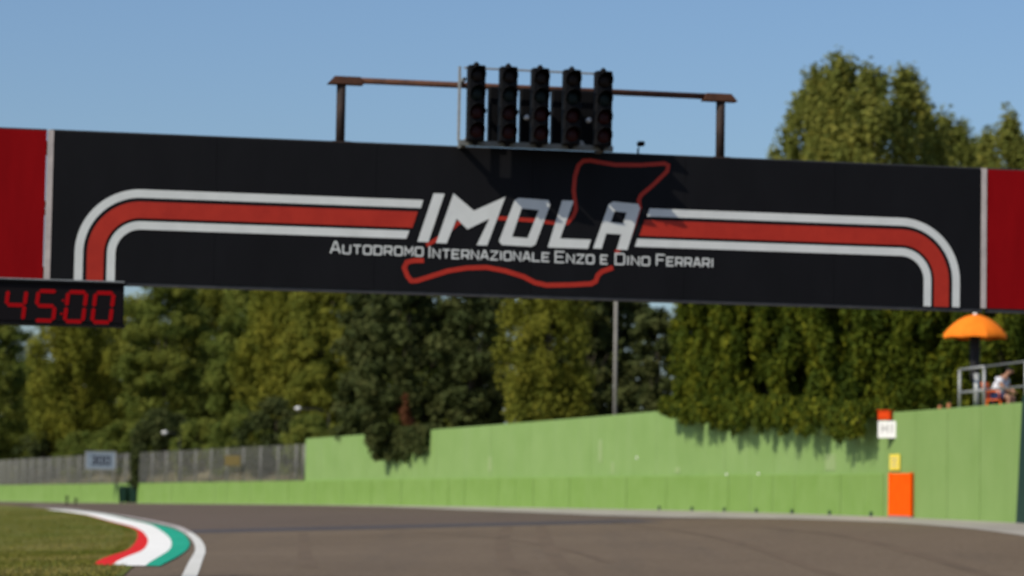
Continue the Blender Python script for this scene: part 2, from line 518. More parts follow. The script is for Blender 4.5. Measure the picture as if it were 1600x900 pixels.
# ------------------------------------------------------------------ green wall
def wall_frame(Y):
    d = Vector((wall_x(Y - .2) - wall_x(Y + .2), -.4, 0)).normalized()   # along the wall towards the camera
    return d, Vector((d.y, -d.x, 0))       # outward normal facing the track (-X)
def step_wall(y0, y1, L):
    """stations along the wall, L metres apart, from far y0 to near y1"""
    out = [y0]
    Y = y0
    while True:
        d, _ = wall_frame(Y)
        Y2 = Y + d.y * L
        if Y2 <= y1:
            break
        out.append(Y2)
        Y = Y2
    out.append(y1)
    return out
def slab(name, ya, yb, z0, z1, off, thick, mat, parent, gap=.012, zb=None):
    """one panel of the wall between two stations, standing on the road surface"""
    pa, pb = Vector((wall_x(ya), ya, 0)), Vector((wall_x(yb), yb, 0))
    d = (pb - pa).normalized()
    n = Vector((d.y, -d.x, 0))
    pa, pb = pa + d * gap, pb - d * gap
    za, zb_ = float(gz(pa.x, pa.y)), float(gz(pb.x, pb.y))
    if isinstance(z1, tuple):
        ta, tb = z1
    else:
        ta = tb = z1
    vs = []
    ch = .014
    org = parent.location
    for (p, zg, t) in ((pa, za, ta), (pb, zb_, tb)):
        for (o, z) in ((off, zg + z0), (off, zg + t - ch), (off - ch, zg + t), (off - thick, zg + t), (off - thick, zg + z0)):
            q = p + n * o
            vs.append((q.x - org.x, q.y - org.y, z - org.z))
    fs = [(i, 5 + i, 5 + (i + 1) % 5, (i + 1) % 5) for i in range(5)] + [(0, 1, 2, 3, 4), (9, 8, 7, 6, 5)]
    return obj(name, vs, fs, mat, parent)

Y_STEP, Y_RIGHT = 145.8, 81.1
barrier = empty('concrete_barrier', (wall_x(120), 120, float(gz(wall_x(120), 120))))
tag(barrier, 'long low light green concrete barrier at the foot of the high wall and fence', 'barrier')
st = step_wall(262, Y_RIGHT + .02, 2.15)
for a, b in zip(st[:-1], st[1:]):
    slab('panel', a, b, -.25, 1.2 + random.uniform(-.008, .008), .10 + random.uniform(-.009, .009), .35, 'barrier', barrier, gap=random.choice((.01, .012, .028)))
for Y in (95.7, 92.63, 89.28, 85.83, 82.14, 98.9, 102.2):      # drain mouths at the foot
    d, n = wall_frame(Y)
    p = Vector((wall_x(Y), Y, 0)) + n * .118
    MB().box((p.x - barrier.location.x, p.y - barrier.location.y, float(gz(p.x, p.y)) + .075 - barrier.location.z), (.03, .2, .12), math.atan2(d.y, d.x) + math.pi / 2).build('drain_mouth', 'dkgreen', barrier)
for Y in (95.7, 92.63):
    d, n = wall_frame(Y)
    p = Vector((wall_x(Y), Y, 0)) + n * .05
    MB().lathe((p.x - barrier.location.x, p.y - barrier.location.y, float(gz(p.x, p.y)) + 1.205 - barrier.location.z), [(.02, -.02), (.04, .0), (.042, .04), (.02, .065)], 10).build('reflector_stud', 'wh', barrier, True)

wall = empty('retaining_wall', (wall_x(115), 115, float(gz(wall_x(115), 115))))
tag(wall, 'high pale green painted wall with shrubs hanging over its top', 'wall')
st = step_wall(Y_STEP, Y_RIGHT + .02, 2.4)
def wtop(Y):
    return float(np.interp(Y, (70, 84, 96, 101, Y_STEP), (2.95, 2.95, 3.5, 3.52, 3.32)))
for a, b in zip(st[:-1], st[1:]):
    slab('panel', a, b, .6, (wtop(a), wtop(b)), -.02 + random.uniform(-.004, .004), .28, 'wall', wall, gap=.005)
for (Y, z, r) in ((104.9, 1.86, .036),):
    d, n = wall_frame(Y)
    p = Vector((wall_x(Y), Y, 0)) + n * .0
    MB().lathe((p.x - wall.location.x, p.y - wall.location.y, float(gz(p.x, p.y)) + z - wall.location.z), [(.02, -.04), (r, -.02), (r, .04), (.02, .06)], 10).build('wall_stud', 'wh', wall, True)

for (Y, L_, z0_, z1_) in ((109.0, .35, 1.75, 2.6), (107.6, .25, 1.3, 1.75), (86.6, .9, 1.32, 1.8), (101.0, .5, 1.3, 1.5), (121.5, .4, 1.5, 2.1)):
    slab('paint_patch', Y, Y - L_, z0_, z1_, -.004, .02, 'patchpaint', wall, gap=.0)
rwall = empty('pit_wall', (wall_x(75), 75, float(gz(wall_x(75), 75))))
tag(rwall, 'flat light green panelled wall right of the orange panel, below the marshal railing', 'wall')
st = step_wall(Y_RIGHT, 69.2, 2.75)
for a, b in zip(st[:-1], st[1:]):
    slab('panel', a, b, -.2, 2.91, .10 + random.uniform(-.006, .006), .4, 'wall_r', rwall, gap=.018)
# dark green panel with a sloping edge at the wall's right end
bt = empty('wall_buttress', (wall_x(69.55), 69.55, float(gz(wall_x(69.55), 69.55))))
tag(bt, 'dark green buttress with a sloping edge at the right end of the green wall', 'buttress')
d, n = wall_frame(69.6)
def bpt(u, o, z):
    q = d * u + n * o
    return (q.x, q.y, z)
vs = [bpt(-.35, .16, -.2), bpt(3.2, .16, -.2), bpt(3.2, .16, 3.0), bpt(.15, .16, 3.0), bpt(-.35, -.3, -.2), bpt(3.2, -.3, -.2), bpt(3.2, -.3, 3.0), bpt(.15, -.3, 3.0)]
obj('face_panel', vs, [(0, 1, 2, 3), (7, 6, 5, 4), (0, 4, 5, 1), (1, 5, 6, 2), (2, 6, 7, 3), (3, 7, 4, 0)], 'dkgreen', bt)
obj('coping', [bpt(u, o_, z) for z in (3.0, 3.07) for (u, o_) in ((.17, .15), (3.2, .15), (3.2, -.29), (.17, -.29))], [(3, 2, 1, 0), (4, 5, 6, 7), (0, 1, 5, 4), (1, 2, 6, 5), (2, 3, 7, 6), (3, 0, 4, 7)], 'dkgreen', bt)

# ------------------------------------------------------------------ chain link fence on the barrier (left)
fence = empty('chainlink_fence', (wall_x(180), 180, float(gz(wall_x(180), 180)) + 1.2))
tag(fence, 'grey wire mesh fence with many posts standing on the green barrier', 'fence')
fo = fence.location
st = step_wall(240, Y_STEP + .1, 3.0)
FH = 1.8
for a in st:
    d, n = wall_frame(a)
    x, z = wall_x(a), float(gz(wall_x(a), a)) + 1.2
    MB().tube([(x - fo.x, a - fo.y, z - .05 - fo.z), (x - fo.x, a - fo.y, z + FH + .06 - fo.z)], .055, 8).build('post', 'wire', fence, True)
for a, b in zip(st[:-1], st[1:]):
    A = Vector((wall_x(a), a, float(gz(wall_x(a), a)) + 1.24))
    B = Vector((wall_x(b), b, float(gz(wall_x(b), b)) + 1.24))
    L = (B - A).length
    e = (B - A) / L
    n = Vector((e.y, -e.x, 0)).normalized()
    mb = MB()
    pitch, r = .075, .0036
    def wire(u0, v0, u1, v1, o):
        p, q = A + e * u0 + Vector((0, 0, v0)) + n * (.065 + o) - fo, A + e * u1 + Vector((0, 0, v1)) + n * (.065 + o) - fo
        w = (q - p).normalized()
        s = w.cross(n).normalized() * r
        t = n * r
        mb.add([p + s, p - s * .5 + t, p - s * .5 - t, q + s, q - s * .5 + t, q - s * .5 - t], [(0, 1, 4, 3), (1, 2, 5, 4), (2, 0, 3, 5)])
    k = -FH
    while k < L:
        u0, u1 = max(k, 0), min(k + FH, L)
        wire(u0, u0 - k, u1, u1 - k, 0)
        wire(u0, FH - (u0 - k), u1, FH - (u1 - k), .012)
        k += pitch * 1.414
    for v in (0.02, FH * .5, FH):
        wire(0, v, L, v, -.02)
        wire(0, v + .012, L, v + .012, -.02)
    mb.build('mesh_panel', 'wire', fence)

# ------------------------------------------------------------------ gantry
Z0 = 4.248
OX, OY = .2511, 38.8229
gantry = empty('gantry', (OX, OY, 0), YAW)
tag(gantry, 'dark steel box truss gantry spanning the track behind the banners', 'gantry')
GU = 9.4
for s in (-1, 1):
    for y in (.2, .95):
        X, Y = OX + s * GU * TX - y * TY, OY + s * GU * TY + y * TX
        zb = float(gz(X, Y))
        MB().tube([(s * GU, y, zb - .1), (s * GU, y, Z0 + 2.0)], .11, 12).build('leg', 'steel', gantry, True)
for y in (.2, .95):
    for z in (Z0 + .12, Z0 + 1.78):
        MB().box((0, y, z), (2 * GU, .1, .1)).build('chord', 'steel', gantry)
k = -GU
i = 0
while k < GU - .5:
    for y in (.2, .95):
        z = (Z0 + .17, Z0 + 1.73) if i % 2 else (Z0 + 1.73, Z0 + .17)
        MB().tube([(k, y, z[0]), (k + 1.175, y, z[1])], .03, 6).build('brace', 'steel', gantry)
    for z in (Z0 + .12, Z0 + 1.78):
        MB().tube([(k, .25, z), (k, .9, z)], .03, 6).build('brace', 'steel', gantry)
    k += 1.175
    i += 1

banner = empty('track_banner', (OX, OY, Z0), YAW)
tag(banner, 'wide black overhead banner reading IMOLA with red and white stripes', 'banner')
BW, BH = 6.46, 1.95
sheets = np.linspace(-BW + .04, BW - .04, 7)
for a, b in zip(sheets[:-1], sheets[1:]):
    y = random.uniform(-.0012, .0012)
    MB().box(((a + b) / 2, .05 + y, BH / 2), (b - a - .004, .10, BH)).build('vinyl_sheet', 'black', banner)
for s in (-1, 1):
    MB().box((s * BW, .048, BH / 2 + .004), (.078, .11, BH + .012)).build('edge_strip', 'trim', banner)
MB().box((0, .07, BH + .012), (2 * BW, .06, .022)).build('top_rail', 'steel', banner)
MB().box((0, .06, -.03), (2 * BW - .02, .09, .055)).build('bottom_rail', 'steel', banner)

def flat(name, loops, y, mat, parent):
    """flat print from an outline (and holes) in banner coordinates"""
    tris = tessellate_polygon([[Vector((u, v, 0)) for u, v in lp] for lp in loops])
    pts = [p for lp in loops for p in lp]
    fs = []
    for t in tris:
        a, b, c_ = (pts[i] for i in t)
        cr = (b[0] - a[0]) * (c_[1] - a[1]) - (b[1] - a[1]) * (c_[0] - a[0])
        fs.append(tuple(t) if cr > 0 else tuple(t[::-1]))
    return obj(name, [(u, y, v) for u, v in pts], fs, mat, parent)

def ribbon(pts, w):
    """mitred outline strip along a polyline"""
    P = [np.array(p, float) for p in pts]
    n = len(P)
    Ls, Rs = [], []
    for i in range(n):
        d1 = P[i] - P[max(i - 1, 0)] if i else P[1] - P[0]
        d2 = P[min(i + 1, n - 1)] - P[i] if i < n - 1 else P[-1] - P[-2]
        d1, d2 = d1 / np.linalg.norm(d1), d2 / np.linalg.norm(d2)
        n1, n2 = np.array((-d1[1], d1[0])), np.array((-d2[1], d2[0]))
        mn = n1 + n2
        mn /= np.linalg.norm(mn)
        k = min(w / 2 / max(mn @ n1, .35), w)
        Ls.append(P[i] + mn * k)
        Rs.append(P[i] - mn * k)
    vs = [x for a, b in zip(Ls, Rs) for x in (a, b)]
    fs = [(2 * i + 1, 2 * i + 3, 2 * i + 2, 2 * i) for i in range(n - 1)]
    return vs, fs
def strip(name, pts, w, y, mat, parent):
    vs, fs = ribbon(pts, w)
    return obj(name, [(v[0], y, v[1]) for v in vs], fs, mat, parent)

def stripe(s, r0, r1, end0, end1, mat, name):
    """bent stripe: up from the lower edge, round the corner, along to the lettering"""
    cx, cz, n = 5.25, .36, 20
    o = [(cx + r1, .0)] + [(cx + r1 * math.cos(t), cz + r1 * math.sin(t)) for t in np.linspace(0, math.pi / 2, n)] + [(end1, cz + r1)]
    i_ = [(end0, cz + r0)] + [(cx + r0 * math.cos(t), cz + r0 * math.sin(t)) for t in np.linspace(math.pi / 2, 0, n)] + [(cx + r0, .0)]
    m_ = len(o)
    pts = [(s * a, b) for a, b in o + i_]
    fs = []
    for k in range(m_ - 1):
        q = (k, k + 1, 2 * m_ - 2 - k, 2 * m_ - 1 - k)
        fs.append(q if s > 0 else q[::-1])
    return obj(name, [(u, -.006, v) for u, v in pts], fs, mat, banner)
stripe(-1, .75, .86, 1.525, 1.495, 'pr_white', 'white_stripe')
stripe(-1, .48, .70, 1.635, 1.565, 'pr_red', 'red_stripe')
stripe(-1, .33, .44, 1.715, 1.675, 'pr_white', 'white_stripe')
stripe(1, .75, .86, 1.605, 1.64, 'pr_white', 'white_stripe')
stripe(1, .48, .70, 1.50, 1.575, 'pr_red', 'red_stripe')
stripe(1, .33, .44, 1.44, 1.475, 'pr_white', 'white_stripe')

strip('circuit_outline', [(-1.44, .61), (-1.31, .69), (-1.15, .80), (-1.02, .92), (-.85, 1.02), (-.36, 1.01), (0, 1.0), (.40, .97), (.49, .98), (.57, 1.07), (.61, 1.17), (.575, 1.42), (.59, 1.62), (.635, 1.77), (.70, 1.835), (.80, 1.845), (1.14, 1.80), (1.50, 1.81), (1.84, 1.845), (1.895, 1.82), (1.88, 1.74), (1.68, 1.54), (1.52, 1.40), (1.485, 1.33), (1.50, 1.24), (1.45, 1.05), (1.36, .80), (1.22, .64), (1.17, .60)], .055, -.004, 'pr_red', banner)
strip('circuit_outline', [(-1.47, .405), (-1.60, .40), (-1.70, .375), (-1.735, .30), (-1.69, .19), (-1.635, .125), (-1.56, .13), (-1.14, .275), (-.88, .325), (-.61, .34), (-.35, .30), (-.10, .23), (.06, .155), (.22, .125), (.55, .14), (.84, .165), (.90, .20), (.93, .285), (.985, .335), (1.14, .395)], .066, -.004, 'pr_red', banner)

YL = -.010
flat('letter', [[(-1.565, .655), (-1.415, .655), (-1.205, 1.315), (-1.355, 1.315)]], YL, 'pr_white', banner)
flat('letter', [[(-1.31, .645), (-1.165, .645), (-1.035, .985), (-.885, .845), (-.585, 1.0), (-.755, .635), (-.61, .635), (-.37, 1.305), (-.80, 1.10), (-1.085, 1.325)]], YL, 'pr_white', banner)
flat('letter', [[(-.45, .70), (-.41, .65), (.00, .64), (.055, .67), (.25, 1.22), (.225, 1.28), (-.19, 1.295), (-.245, 1.26)],
                [(-.27, .765), (-.055, .755), (.095, 1.14), (-.145, 1.155)]], YL, 'pr_white', banner)
flat('letter', [[(.225, .638), (.785, .638), (.825, .765), (.395, .765), (.575, 1.285), (.415, 1.285)]], YL, 'pr_white', banner)
flat('letter', [[(.855, .645), (.975, .645), (1.035, .855), (1.245, .85), (1.185, .643), (1.335, .64), (1.505, 1.215), (1.475, 1.275), (1.125, 1.295), (1.065, 1.255)],
                [(1.095, 1.01), (1.268, 1.0), (1.318, 1.15), (1.148, 1.165)]], YL, 'pr_white', banner)

# squared stroke capitals for the line below
SF = {
    'A': [[(0, 0), (.42, 1), (.58, 1), (1, 0)], [(.2, .33), (.8, .33)]],
    'U': [[(.04, 1), (.04, .14), (.16, .03), (.84, .03), (.96, .14), (.96, 1)]],
    'T': [[(0, .97), (1, .97)], [(.5, .9), (.5, 0)]],
    'O': [[(.5, .03), (.14, .03), (.03, .15), (.03, .85), (.14, .97), (.86, .97), (.97, .85), (.97, .15), (.86, .03), (.5, .03)]],
    'D': [[(.5, .03), (.04, .03), (.04, .97), (.84, .97), (.97, .84), (.97, .16), (.84, .03), (.5, .03)]],
    'R': [[(.04, 0), (.04, .97), (.86, .97), (.96, .86), (.96, .52), (.86, .40), (.12, .40)], [(.6, .36), (.96, 0)]],
    'M': [[(.04, 0), (.04, 1), (.5, .35), (.96, 1), (.96, 0)]],
    'I': [[(.5, 0), (.5, 1)]],
    'N': [[(.04, 0), (.04, 1), (.96, 0), (.96, 1)]],
    'E': [[(1, .97), (.04, .97), (.04, .03), (1, .03)], [(.12, .51), (.85, .51)]],
    'Z': [[(0, .97), (.96, .97), (.04, .03), (1, .03)]],
    'L': [[(.04, 1), (.04, .03), (1, .03)]],
    'F': [[(1, .97), (.04, .97), (.04, 0)], [(.12, .50), (.85, .50)]],
}
def word(txt, u0, u1, v, small_first=False):
    ws = []
    for i, ch in enumerate(txt):
        cap = i == 0 and not small_first
        ws.append((.22 if ch == 'I' else 1.0) * (1.22 if cap else 1.0))
    gap = .32
    unit = (u1 - u0) / (sum(ws) + gap * (len(ws) - 1))
    u = u0
    V, Fc = [], []
    for i, ch in enumerate(txt):
        h = .152 if (i == 0 and not small_first) else .118
        w = ws[i] * unit
        for j, pl in enumerate(SF[ch]):
            vs, fs = ribbon([(u + a * w, v + b * h) for a, b in pl], .0215)
            n = len(V)
            V += [(q[0], -.009 - .0012 * j, q[1]) for q in vs]
            Fc += [tuple(n + k for k in f) for f in fs]
        u += w + gap * unit
    obj('lettering', V, Fc, 'pr_white', banner)
word('AUTODROMO', -2.735, -1.485, .462)
word('INTERNAZIONALE', -1.41, .25, .445)
word('ENZO', .33, .87, .438)
word('E', .965, 1.06, .44, True)
word('DINO', 1.165, 1.65, .438)
word('FERRARI', 1.745, 2.545, .443)

def side_banner(s, label):
    b = empty('red_banner', (OX + s * 7.95 * TX, OY + s * 7.95 * TY, Z0), YAW)
    tag(b, label, 'banner', 'red banners beside the black banner')
    for k in range(3):
        a = -1.44 + k * .96
        MB().box((a + .48, .05 + random.uniform(-.001, .001), BH / 2), (.956, .1, BH)).build('vinyl_sheet', 'redvinyl', b)
    MB().box((0, .07, BH + .012), (2.88, .06, .022)).build('top_rail', 'steel', b)
    MB().box((0, .06, -.03), (2.88, .09, .055)).build('bottom_rail', 'steel', b)
side_banner(-1, 'plain red banner panel left of the black banner, above the countdown clock')
side_banner(1, 'plain red banner panel right of the black banner, above the orange parasol')

# countdown clock hanging below the banner
clock = empty('countdown_clock', (OX - 6.5 * TX, OY - 6.5 * TY, Z0 - .62), YAW)
tag(clock, 'black digital clock showing 45:00 in red hanging under the banner', 'clock')
cu = -6.5
MB().box((-.05, .11, .315), (2.2, .2, .52)).build('housing', 'timer', clock, bevel=.01)
for z, hh in ((.03, .035), (.588, .03)):
    MB().box((-.05, .10, z), (2.24, .26, hh)).build('rim', 'housing', clock)
MB().box((-.05, .02, .61), (2.2, .05, .018)).build('hanger_bar', 'alu', clock)
for u in (-.9, -.1, .9):
    MB().box((u, .1, .615), (.05, .12, .05)).build('bracket', 'steel', clock)
SEG = {'a': ((0, 1), (1, 1)), 'b': ((1, 1), (1, .5)), 'c': ((1, .5), (1, 0)), 'd': ((0, 0), (1, 0)), 'e': ((0, .5), (0, 0)), 'f': ((0, 1), (0, .5)), 'g': ((0, .5), (1, .5))}
def digit(ch, u0):
    on = {'4': 'fgbc', '5': 'afgcd', '0': 'abcdef'}[ch]
    w, h, z0 = .235, .385, .075
    mb = MB()
    for s in on:
        (a0, b0), (a1, b1) = SEG[s]
        p = np.array((u0 + a0 * w + b0 * h * .10, z0 + b0 * h))
        q = np.array((u0 + a1 * w + b1 * h * .10, z0 + b1 * h))
        d = (q - p) / np.linalg.norm(q - p)
        p, q = p + d * .012, q - d * .012
        nn = np.array((-d[1], d[0])) * .026
        t = d * .026
        ring = [p - t * .2, p + t * .6 + nn, q - t * .6 + nn, q + t * .2, q - t * .6 - nn, p + t * .6 - nn]
        mb.add([(x[0], .003, x[1]) for x in ring], [(5, 4, 3, 2, 1, 0)])
    mb.build('digit', 'led', clock)
for ch, u in (('4', -6.99), ('5', -6.60), ('0', -6.215), ('0', -5.86)):
    digit(ch, u - cu)
mb = MB()
for z in (.17, .345):
    mb.box((-6.275 - cu + z * .1, .003, z), (.028, .006, .028))
mb.build('colon', 'led', clock)

# pipe frame above the banner
pf = empty('light_support_frame', (OX, OY, Z0 + BH), YAW)
tag(pf, 'rusty pipe frame with two posts and a long crossbar above the banner', 'frame')
for u in (-2.62, 2.66):
    MB().tube([(u, .12, -.05), (u, .12, .84)], .062, 12).build('post', 'rustdark', pf, True)
    s = -1 if u < 0 else 1
    uc = u + (.05 if u < 0 else -.02)
    vs = [(-.24, 0, .0), (.24, 0, .0), (.20, 0, .10), (-.15, 0, .10)] if s < 0 else [(-.24, 0, .0), (.24, 0, .0), (.15, 0, .10), (-.20, 0, .10)]
    V = [(uc + a, .12 - .09, .80 + c_) for a, b_, c_ in vs] + [(uc + a, .12 + .09, .80 + c_) for a, b_, c_ in vs]
    obj('cap', V, [(0, 1, 2, 3), (7, 6, 5, 4), (0, 4, 5, 1), (1, 5, 6, 2), (2, 6, 7, 3), (3, 7, 4, 0)], 'rust', pf)
    MB().box((u, .12, .01), (.24, .2, .03)).build('base_plate', 'rustdark', pf)
MB().tube([(-2.6, .12, .862), (2.64, .12, .862)], .042, 10).build('crossbar', 'rust', pf, True)

# grey carrier of the start lights
rig = empty('light_carrier', (OX, OY, Z0 + BH), YAW)
tag(rig, 'grey metal carrier rack holding the five start lights', 'rack')
RY = -.28
MB().box((-.02, RY, .03), (2.12, .10, .07)).build('bottom_beam', 'alu_d', rig)
MB().box((-.02, RY, 1.045), (2.0, .03, .025)).build('top_rail', 'alu', rig)
for u in (-1.08, .02, .90):
    MB().box((u, RY, .56), (.032, .05, 1.0)).build('upright', 'alu' if u < 0 else 'alu_d', rig)
for u in (-1.0, .9):
    MB().box((u, -.12, .02), (.06, .34, .06)).build('arm', 'alu_d', rig)
    MB().box((u, -.07, .9), (.04, .34, .04)).build('arm', 'alu_d', rig)
for i in range(4):
    MB().add([(-1.02 + .49 * i, RY - .06, .055), (-.82 + .49 * i, RY - .06, .055), (-.86 + .49 * i, RY - .06, .12), (-.98 + .49 * i, RY - .06, .12),
              (-1.02 + .49 * i, RY - .02, .055), (-.82 + .49 * i, RY - .02, .055), (-.86 + .49 * i, RY - .02, .12), (-.98 + .49 * i, RY - .02, .12)],
             [(0, 1, 2, 3), (7, 6, 5, 4), (1, 5, 6, 2), (3, 7, 4, 0), (2, 6, 7, 3)]).build('gusset', 'alu', rig)
for u in (-.165, .69):
    MB().lathe((u, RY - .07, .40), [(.012, .06), (.034, .05), (.034, -.02), (.015, -.035)], 12, 'Y').build('white_knob', 'wh', rig, True)
ords = ['leftmost of the five, beside the grey upright', 'second from the left', 'middle one of the five', 'second from the right', 'rightmost of the five']
for i in range(5):
    u = -.88 + .436 * i
    L = empty('start_light', (OX + u * TX + .42 * TY, OY + u * TY - .42 * TX, Z0 + BH + .02), YAW)
    tag(L, 'tall black four lamp start light column, ' + ords[i], 'traffic light', 'start lights above the banner')
    MB().box((0, 0, .53), (.235, .16, 1.02)).build('housing', 'housing', L, bevel=.02)
    MB().lathe((0, 0, 1.03), [(.045, 0), (.04, .035), (.012, .06)], 10).build('top_knob', 'housing', L, True)
    MB().lathe((0, 0, -.035), [(.012, 0), (.04, .02), (.05, .06)], 10).build('bottom_knob', 'housing', L, True)
    if i < 4:
        wr = .15 if i < 3 else .27
        MB().box((.325 if i < 3 else .285, .42, .42), (wr, .14, .80)).build('rear_housing', 'housing', L, bevel=.02)
        MB().box((.14, .25, .45), (.05, .36, .05)).build('spacer', 'housing', L)
    for k, mt in enumerate(('len_red', 'len_red', 'len_green', 'len_amber')):
        z = .155 + .25 * k
        ln = MB().lathe((0, -.08, z), [(.096, .0), (.09, -.012), (.06, -.024), (.02, -.03)], 18, 'Y').build('lamp', mt, L, True)
        vs, fs = [], []
        for q in range(15):
            t = math.radians(-25 + 230 * q / 14)
            for (rr, yy) in ((.104, -.08), (.108, -.08 - .15 * (.45 + .55 * max(math.sin(t), 0)))):
                vs.append((rr * math.cos(t), yy, z + rr * math.sin(t)))
        for q in range(14):
            fs.append((2 * q, 2 * q + 2, 2 * q + 3, 2 * q + 1))
        vz = obj('visor', vs, fs, 'housing', ln, True)
        sm = vz.modifiers.new('thick', 'SOLIDIFY')
        sm.thickness = .006
# little camera on the banner's top edge
sc_ = empty('small_camera', (OX + 1.48 * TX, OY + 1.48 * TY, Z0 + BH), YAW)
tag(sc_, 'tiny dark camera on a short bent stalk on top of the banner', 'camera')
MB().tube([(0, .05, 0), (0, .05, .09), (.025, .03, .13)], .014, 8).build('stalk', 'housing', sc_, True)
MB().box((.03, .02, .155), (.085, .13, .06)).build('body', 'housing', sc_, bevel=.01)
MB().lathe((.03, -.045, .155), [(.02, .0), (.024, -.03), (.02, -.035)], 10, 'Y').build('lens', 'housing', sc_, True)

# ------------------------------------------------------------------ things on the right hand wall
def on_wall(name, Y, z, off=.10):
    d, n = wall_frame(Y)
    p = Vector((wall_x(Y), Y, 0)) + n * off
    return empty(name, (p.x, p.y, float(gz(wall_x(Y), Y)) + z), math.atan2(d.y, d.x))
# local x runs along the wall towards the camera, local -y faces the track
def facing(name, Y, z, off, turn):
    e = on_wall(name, Y, z, off)
    e.rotation_euler = (0, 0, e.rotation_euler[2] + turn)
    return e
op = on_wall('orange_panel', 79.45, 0, .115)
tag(op, 'tall bright orange panel standing at the foot of the green wall', 'panel')
MB().box((0, -.04, .62), (1.95, .06, 1.18)).build('board', 'orange', op, bevel=.008)
for u in (-.95, .95):
    MB().box((u, -.045, .62), (.05, .075, 1.22)).build('frame_side', 'orange', op)
MB().box((0, -.03, .02), (2.0, .1, .05)).build('foot_rail', 'alu_d', op)
yp = on_wall('yellow_plate', 80.05, 1.30, .115)
tag(yp, 'small yellow notice plate on the green wall above the orange panel', 'sign')
MB().box((0, -.02, .22), (.88, .02, .44)).build('plate', 'yellow', yp, bevel=.006)
for k, (w_, z_) in enumerate(((.6, .32), (.5, .22), (.56, .12))):
    MB().box((0, -.033, z_), (w_, .004, .03)).build('print_line', 'grey_ink', yp)
ws = facing('white_sign', 80.35, 2.20, .25, rad(35))
tag(ws, 'small white sign with dark marks under the red box on the wall edge', 'sign')
MB().box((.0, -.02, .23), (.62, .03, .47)).build('board', 'wh', ws, bevel=.006)
for u, w_ in ((-.16, .05), (.02, .05), (.17, .05)):
    MB().box((u, -.038, .26), (w_, .005, .24)).build('mark', 'grey_ink', ws)
MB().box((-.07, -.039, .26), (.15, .005, .05)).build('mark', 'grey_ink', ws)
rb = facing('red_light_box', 80.45, 2.69, .25, rad(35))
tag(rb, 'small red orange box on top of the white sign beside the hanging hedge', 'signal box')
MB().box((-.05, .02, .135), (.42, .16, .25)).build('case', 'redorange', rb, bevel=.015)
MB().box((-.05, .02, .272), (.46, .22, .02)).build('lid', 'redorange', rb)
MB().box((-.05, -.064, .135), (.3, .012, .16)).build('lens_panel', 'redorange', rb)

# ------------------------------------------------------------------ marshal post: railing, parasol, chair, person
rail = on_wall('guard_railing', 73.2, 2.91, -.05)
tag(rail, 'grey tube guard railing on top of the green wall at the marshal post', 'railing')
d, n = wall_frame(73.2)
def ru(Y):      # station along the railing of a wall position
    return (73.2 - Y) / -d.y
RU = [ru(75.2), ru(73.15), ru(69.9), ru(67.5)]
for u in RU:
    MB().tube([(u, 0, -.1), (u, 0, 1.0)], .038, 10).build('post', 'alu', rail, True)
for z in (1.0, .40):
    MB().tube([(RU[0], 0, z), (RU[1], 0, z)], .034, 10).build('rail', 'alu', rail, True)
    MB().tube([(RU[1], 0, z), (RU[3], .0, z)], .026, 10).build('rail', 'alu_d', rail, True)
MB().tube([(RU[1] - 1.72, .35, -.1), (RU[1] - 1.72, .35, .9)], .075, 12).build('wide_post', 'alu', rail, True)

def behind_wall(px_dir, Y):     # a point seen along direction X/Y at depth Y
    return Vector((px_dir * Y, Y, 0))
deck_z = 3.72
dk = on_wall('marshal_platform', 75.0, 0, -.45)
dk.location.z = deck_z
tag(dk, 'timber deck of the marshal post just behind the top of the green wall', 'platform')
for k in range(8):
    MB().box((-.2, .2 + .36 * k, -.03), (7.5, .35, .05)).build('plank', 'bark', dk)
for x in (-3.2, 3.0):
    for y in (.25, 2.6):
        MB().box((x, y, -.7), (.12, .12, 1.3)).build('prop', 'alu_d', dk)

# parasol
um = empty('parasol', (.1613 * 77.0, 77.0, deck_z))
tag(um, 'open bright orange parasol over the marshal post', 'parasol')
ub = float(6.46 - deck_z)           # height of the hub over the deck
R_, n_ = .885, 8
for k in range(n_):
    t0, t1 = 2 * math.pi * k / n_ + .2, 2 * math.pi * (k + 1) / n_ + .2
    vs, fs = [], []
    for i in range(7):
        r = R_ * i / 6
        for j in range(5):
            q = j / 4
            sag = 1 - .055 * math.sin(math.pi * q) * (i / 6)
            a = t0 + (t1 - t0) * q
            z = -.50 * (i / 6) ** 2.0 - .06 * (i / 6) + .028 * math.sin(math.pi * q) * (i / 6)
            rr = r * sag
            vs.append((rr * math.cos(a), rr * math.sin(a), ub + z))
    for i in range(6):
        for j in range(4):
            a = i * 5 + j
            fs.append((a, a + 5, a + 6, a + 1))
    # hanging hem
    b0 = len(vs)
    for j in range(5):
        v = vs[30 + j]
        vs.append((v[0] * .995, v[1] * .995, v[2] - .09))
    for j in range(4):
        fs.append((30 + j, b0 + j, b0 + j + 1, 31 + j))
    g_ = obj('canopy_gore', vs, fs, 'umb', um, True)
    MB().tube([(.03 * math.cos(t0), .03 * math.sin(t0), ub - .03)] + [(R_ * q * math.cos(t0), R_ * q * math.sin(t0), ub - .035 - .50 * q * q - .06 * q) for q in (.35, .7, 1)], .009, 5).build('rib', 'alu_d', um)
MB().lathe((0, 0, ub), [(.06, -.02), (.055, .03), (.02, .075)], 10).build('finial', 'wh', um, True)
MB().tube([(0, 0, 0), (0, 0, ub - .02)], .03, 10).build('pole', 'pole_d', um, True)
MB().lathe((0, 0, 0), [(.10, .9), (.135, 1.1), (.14, 1.9), (.12, 2.35), (.05, 2.5)], 12).build('folded_cover', 'pole_d', um, True)
MB().lathe((0, 0, 0), [(.28, 0), (.28, .06), (.1, .1)], 16).build('base', 'pole_d', um)

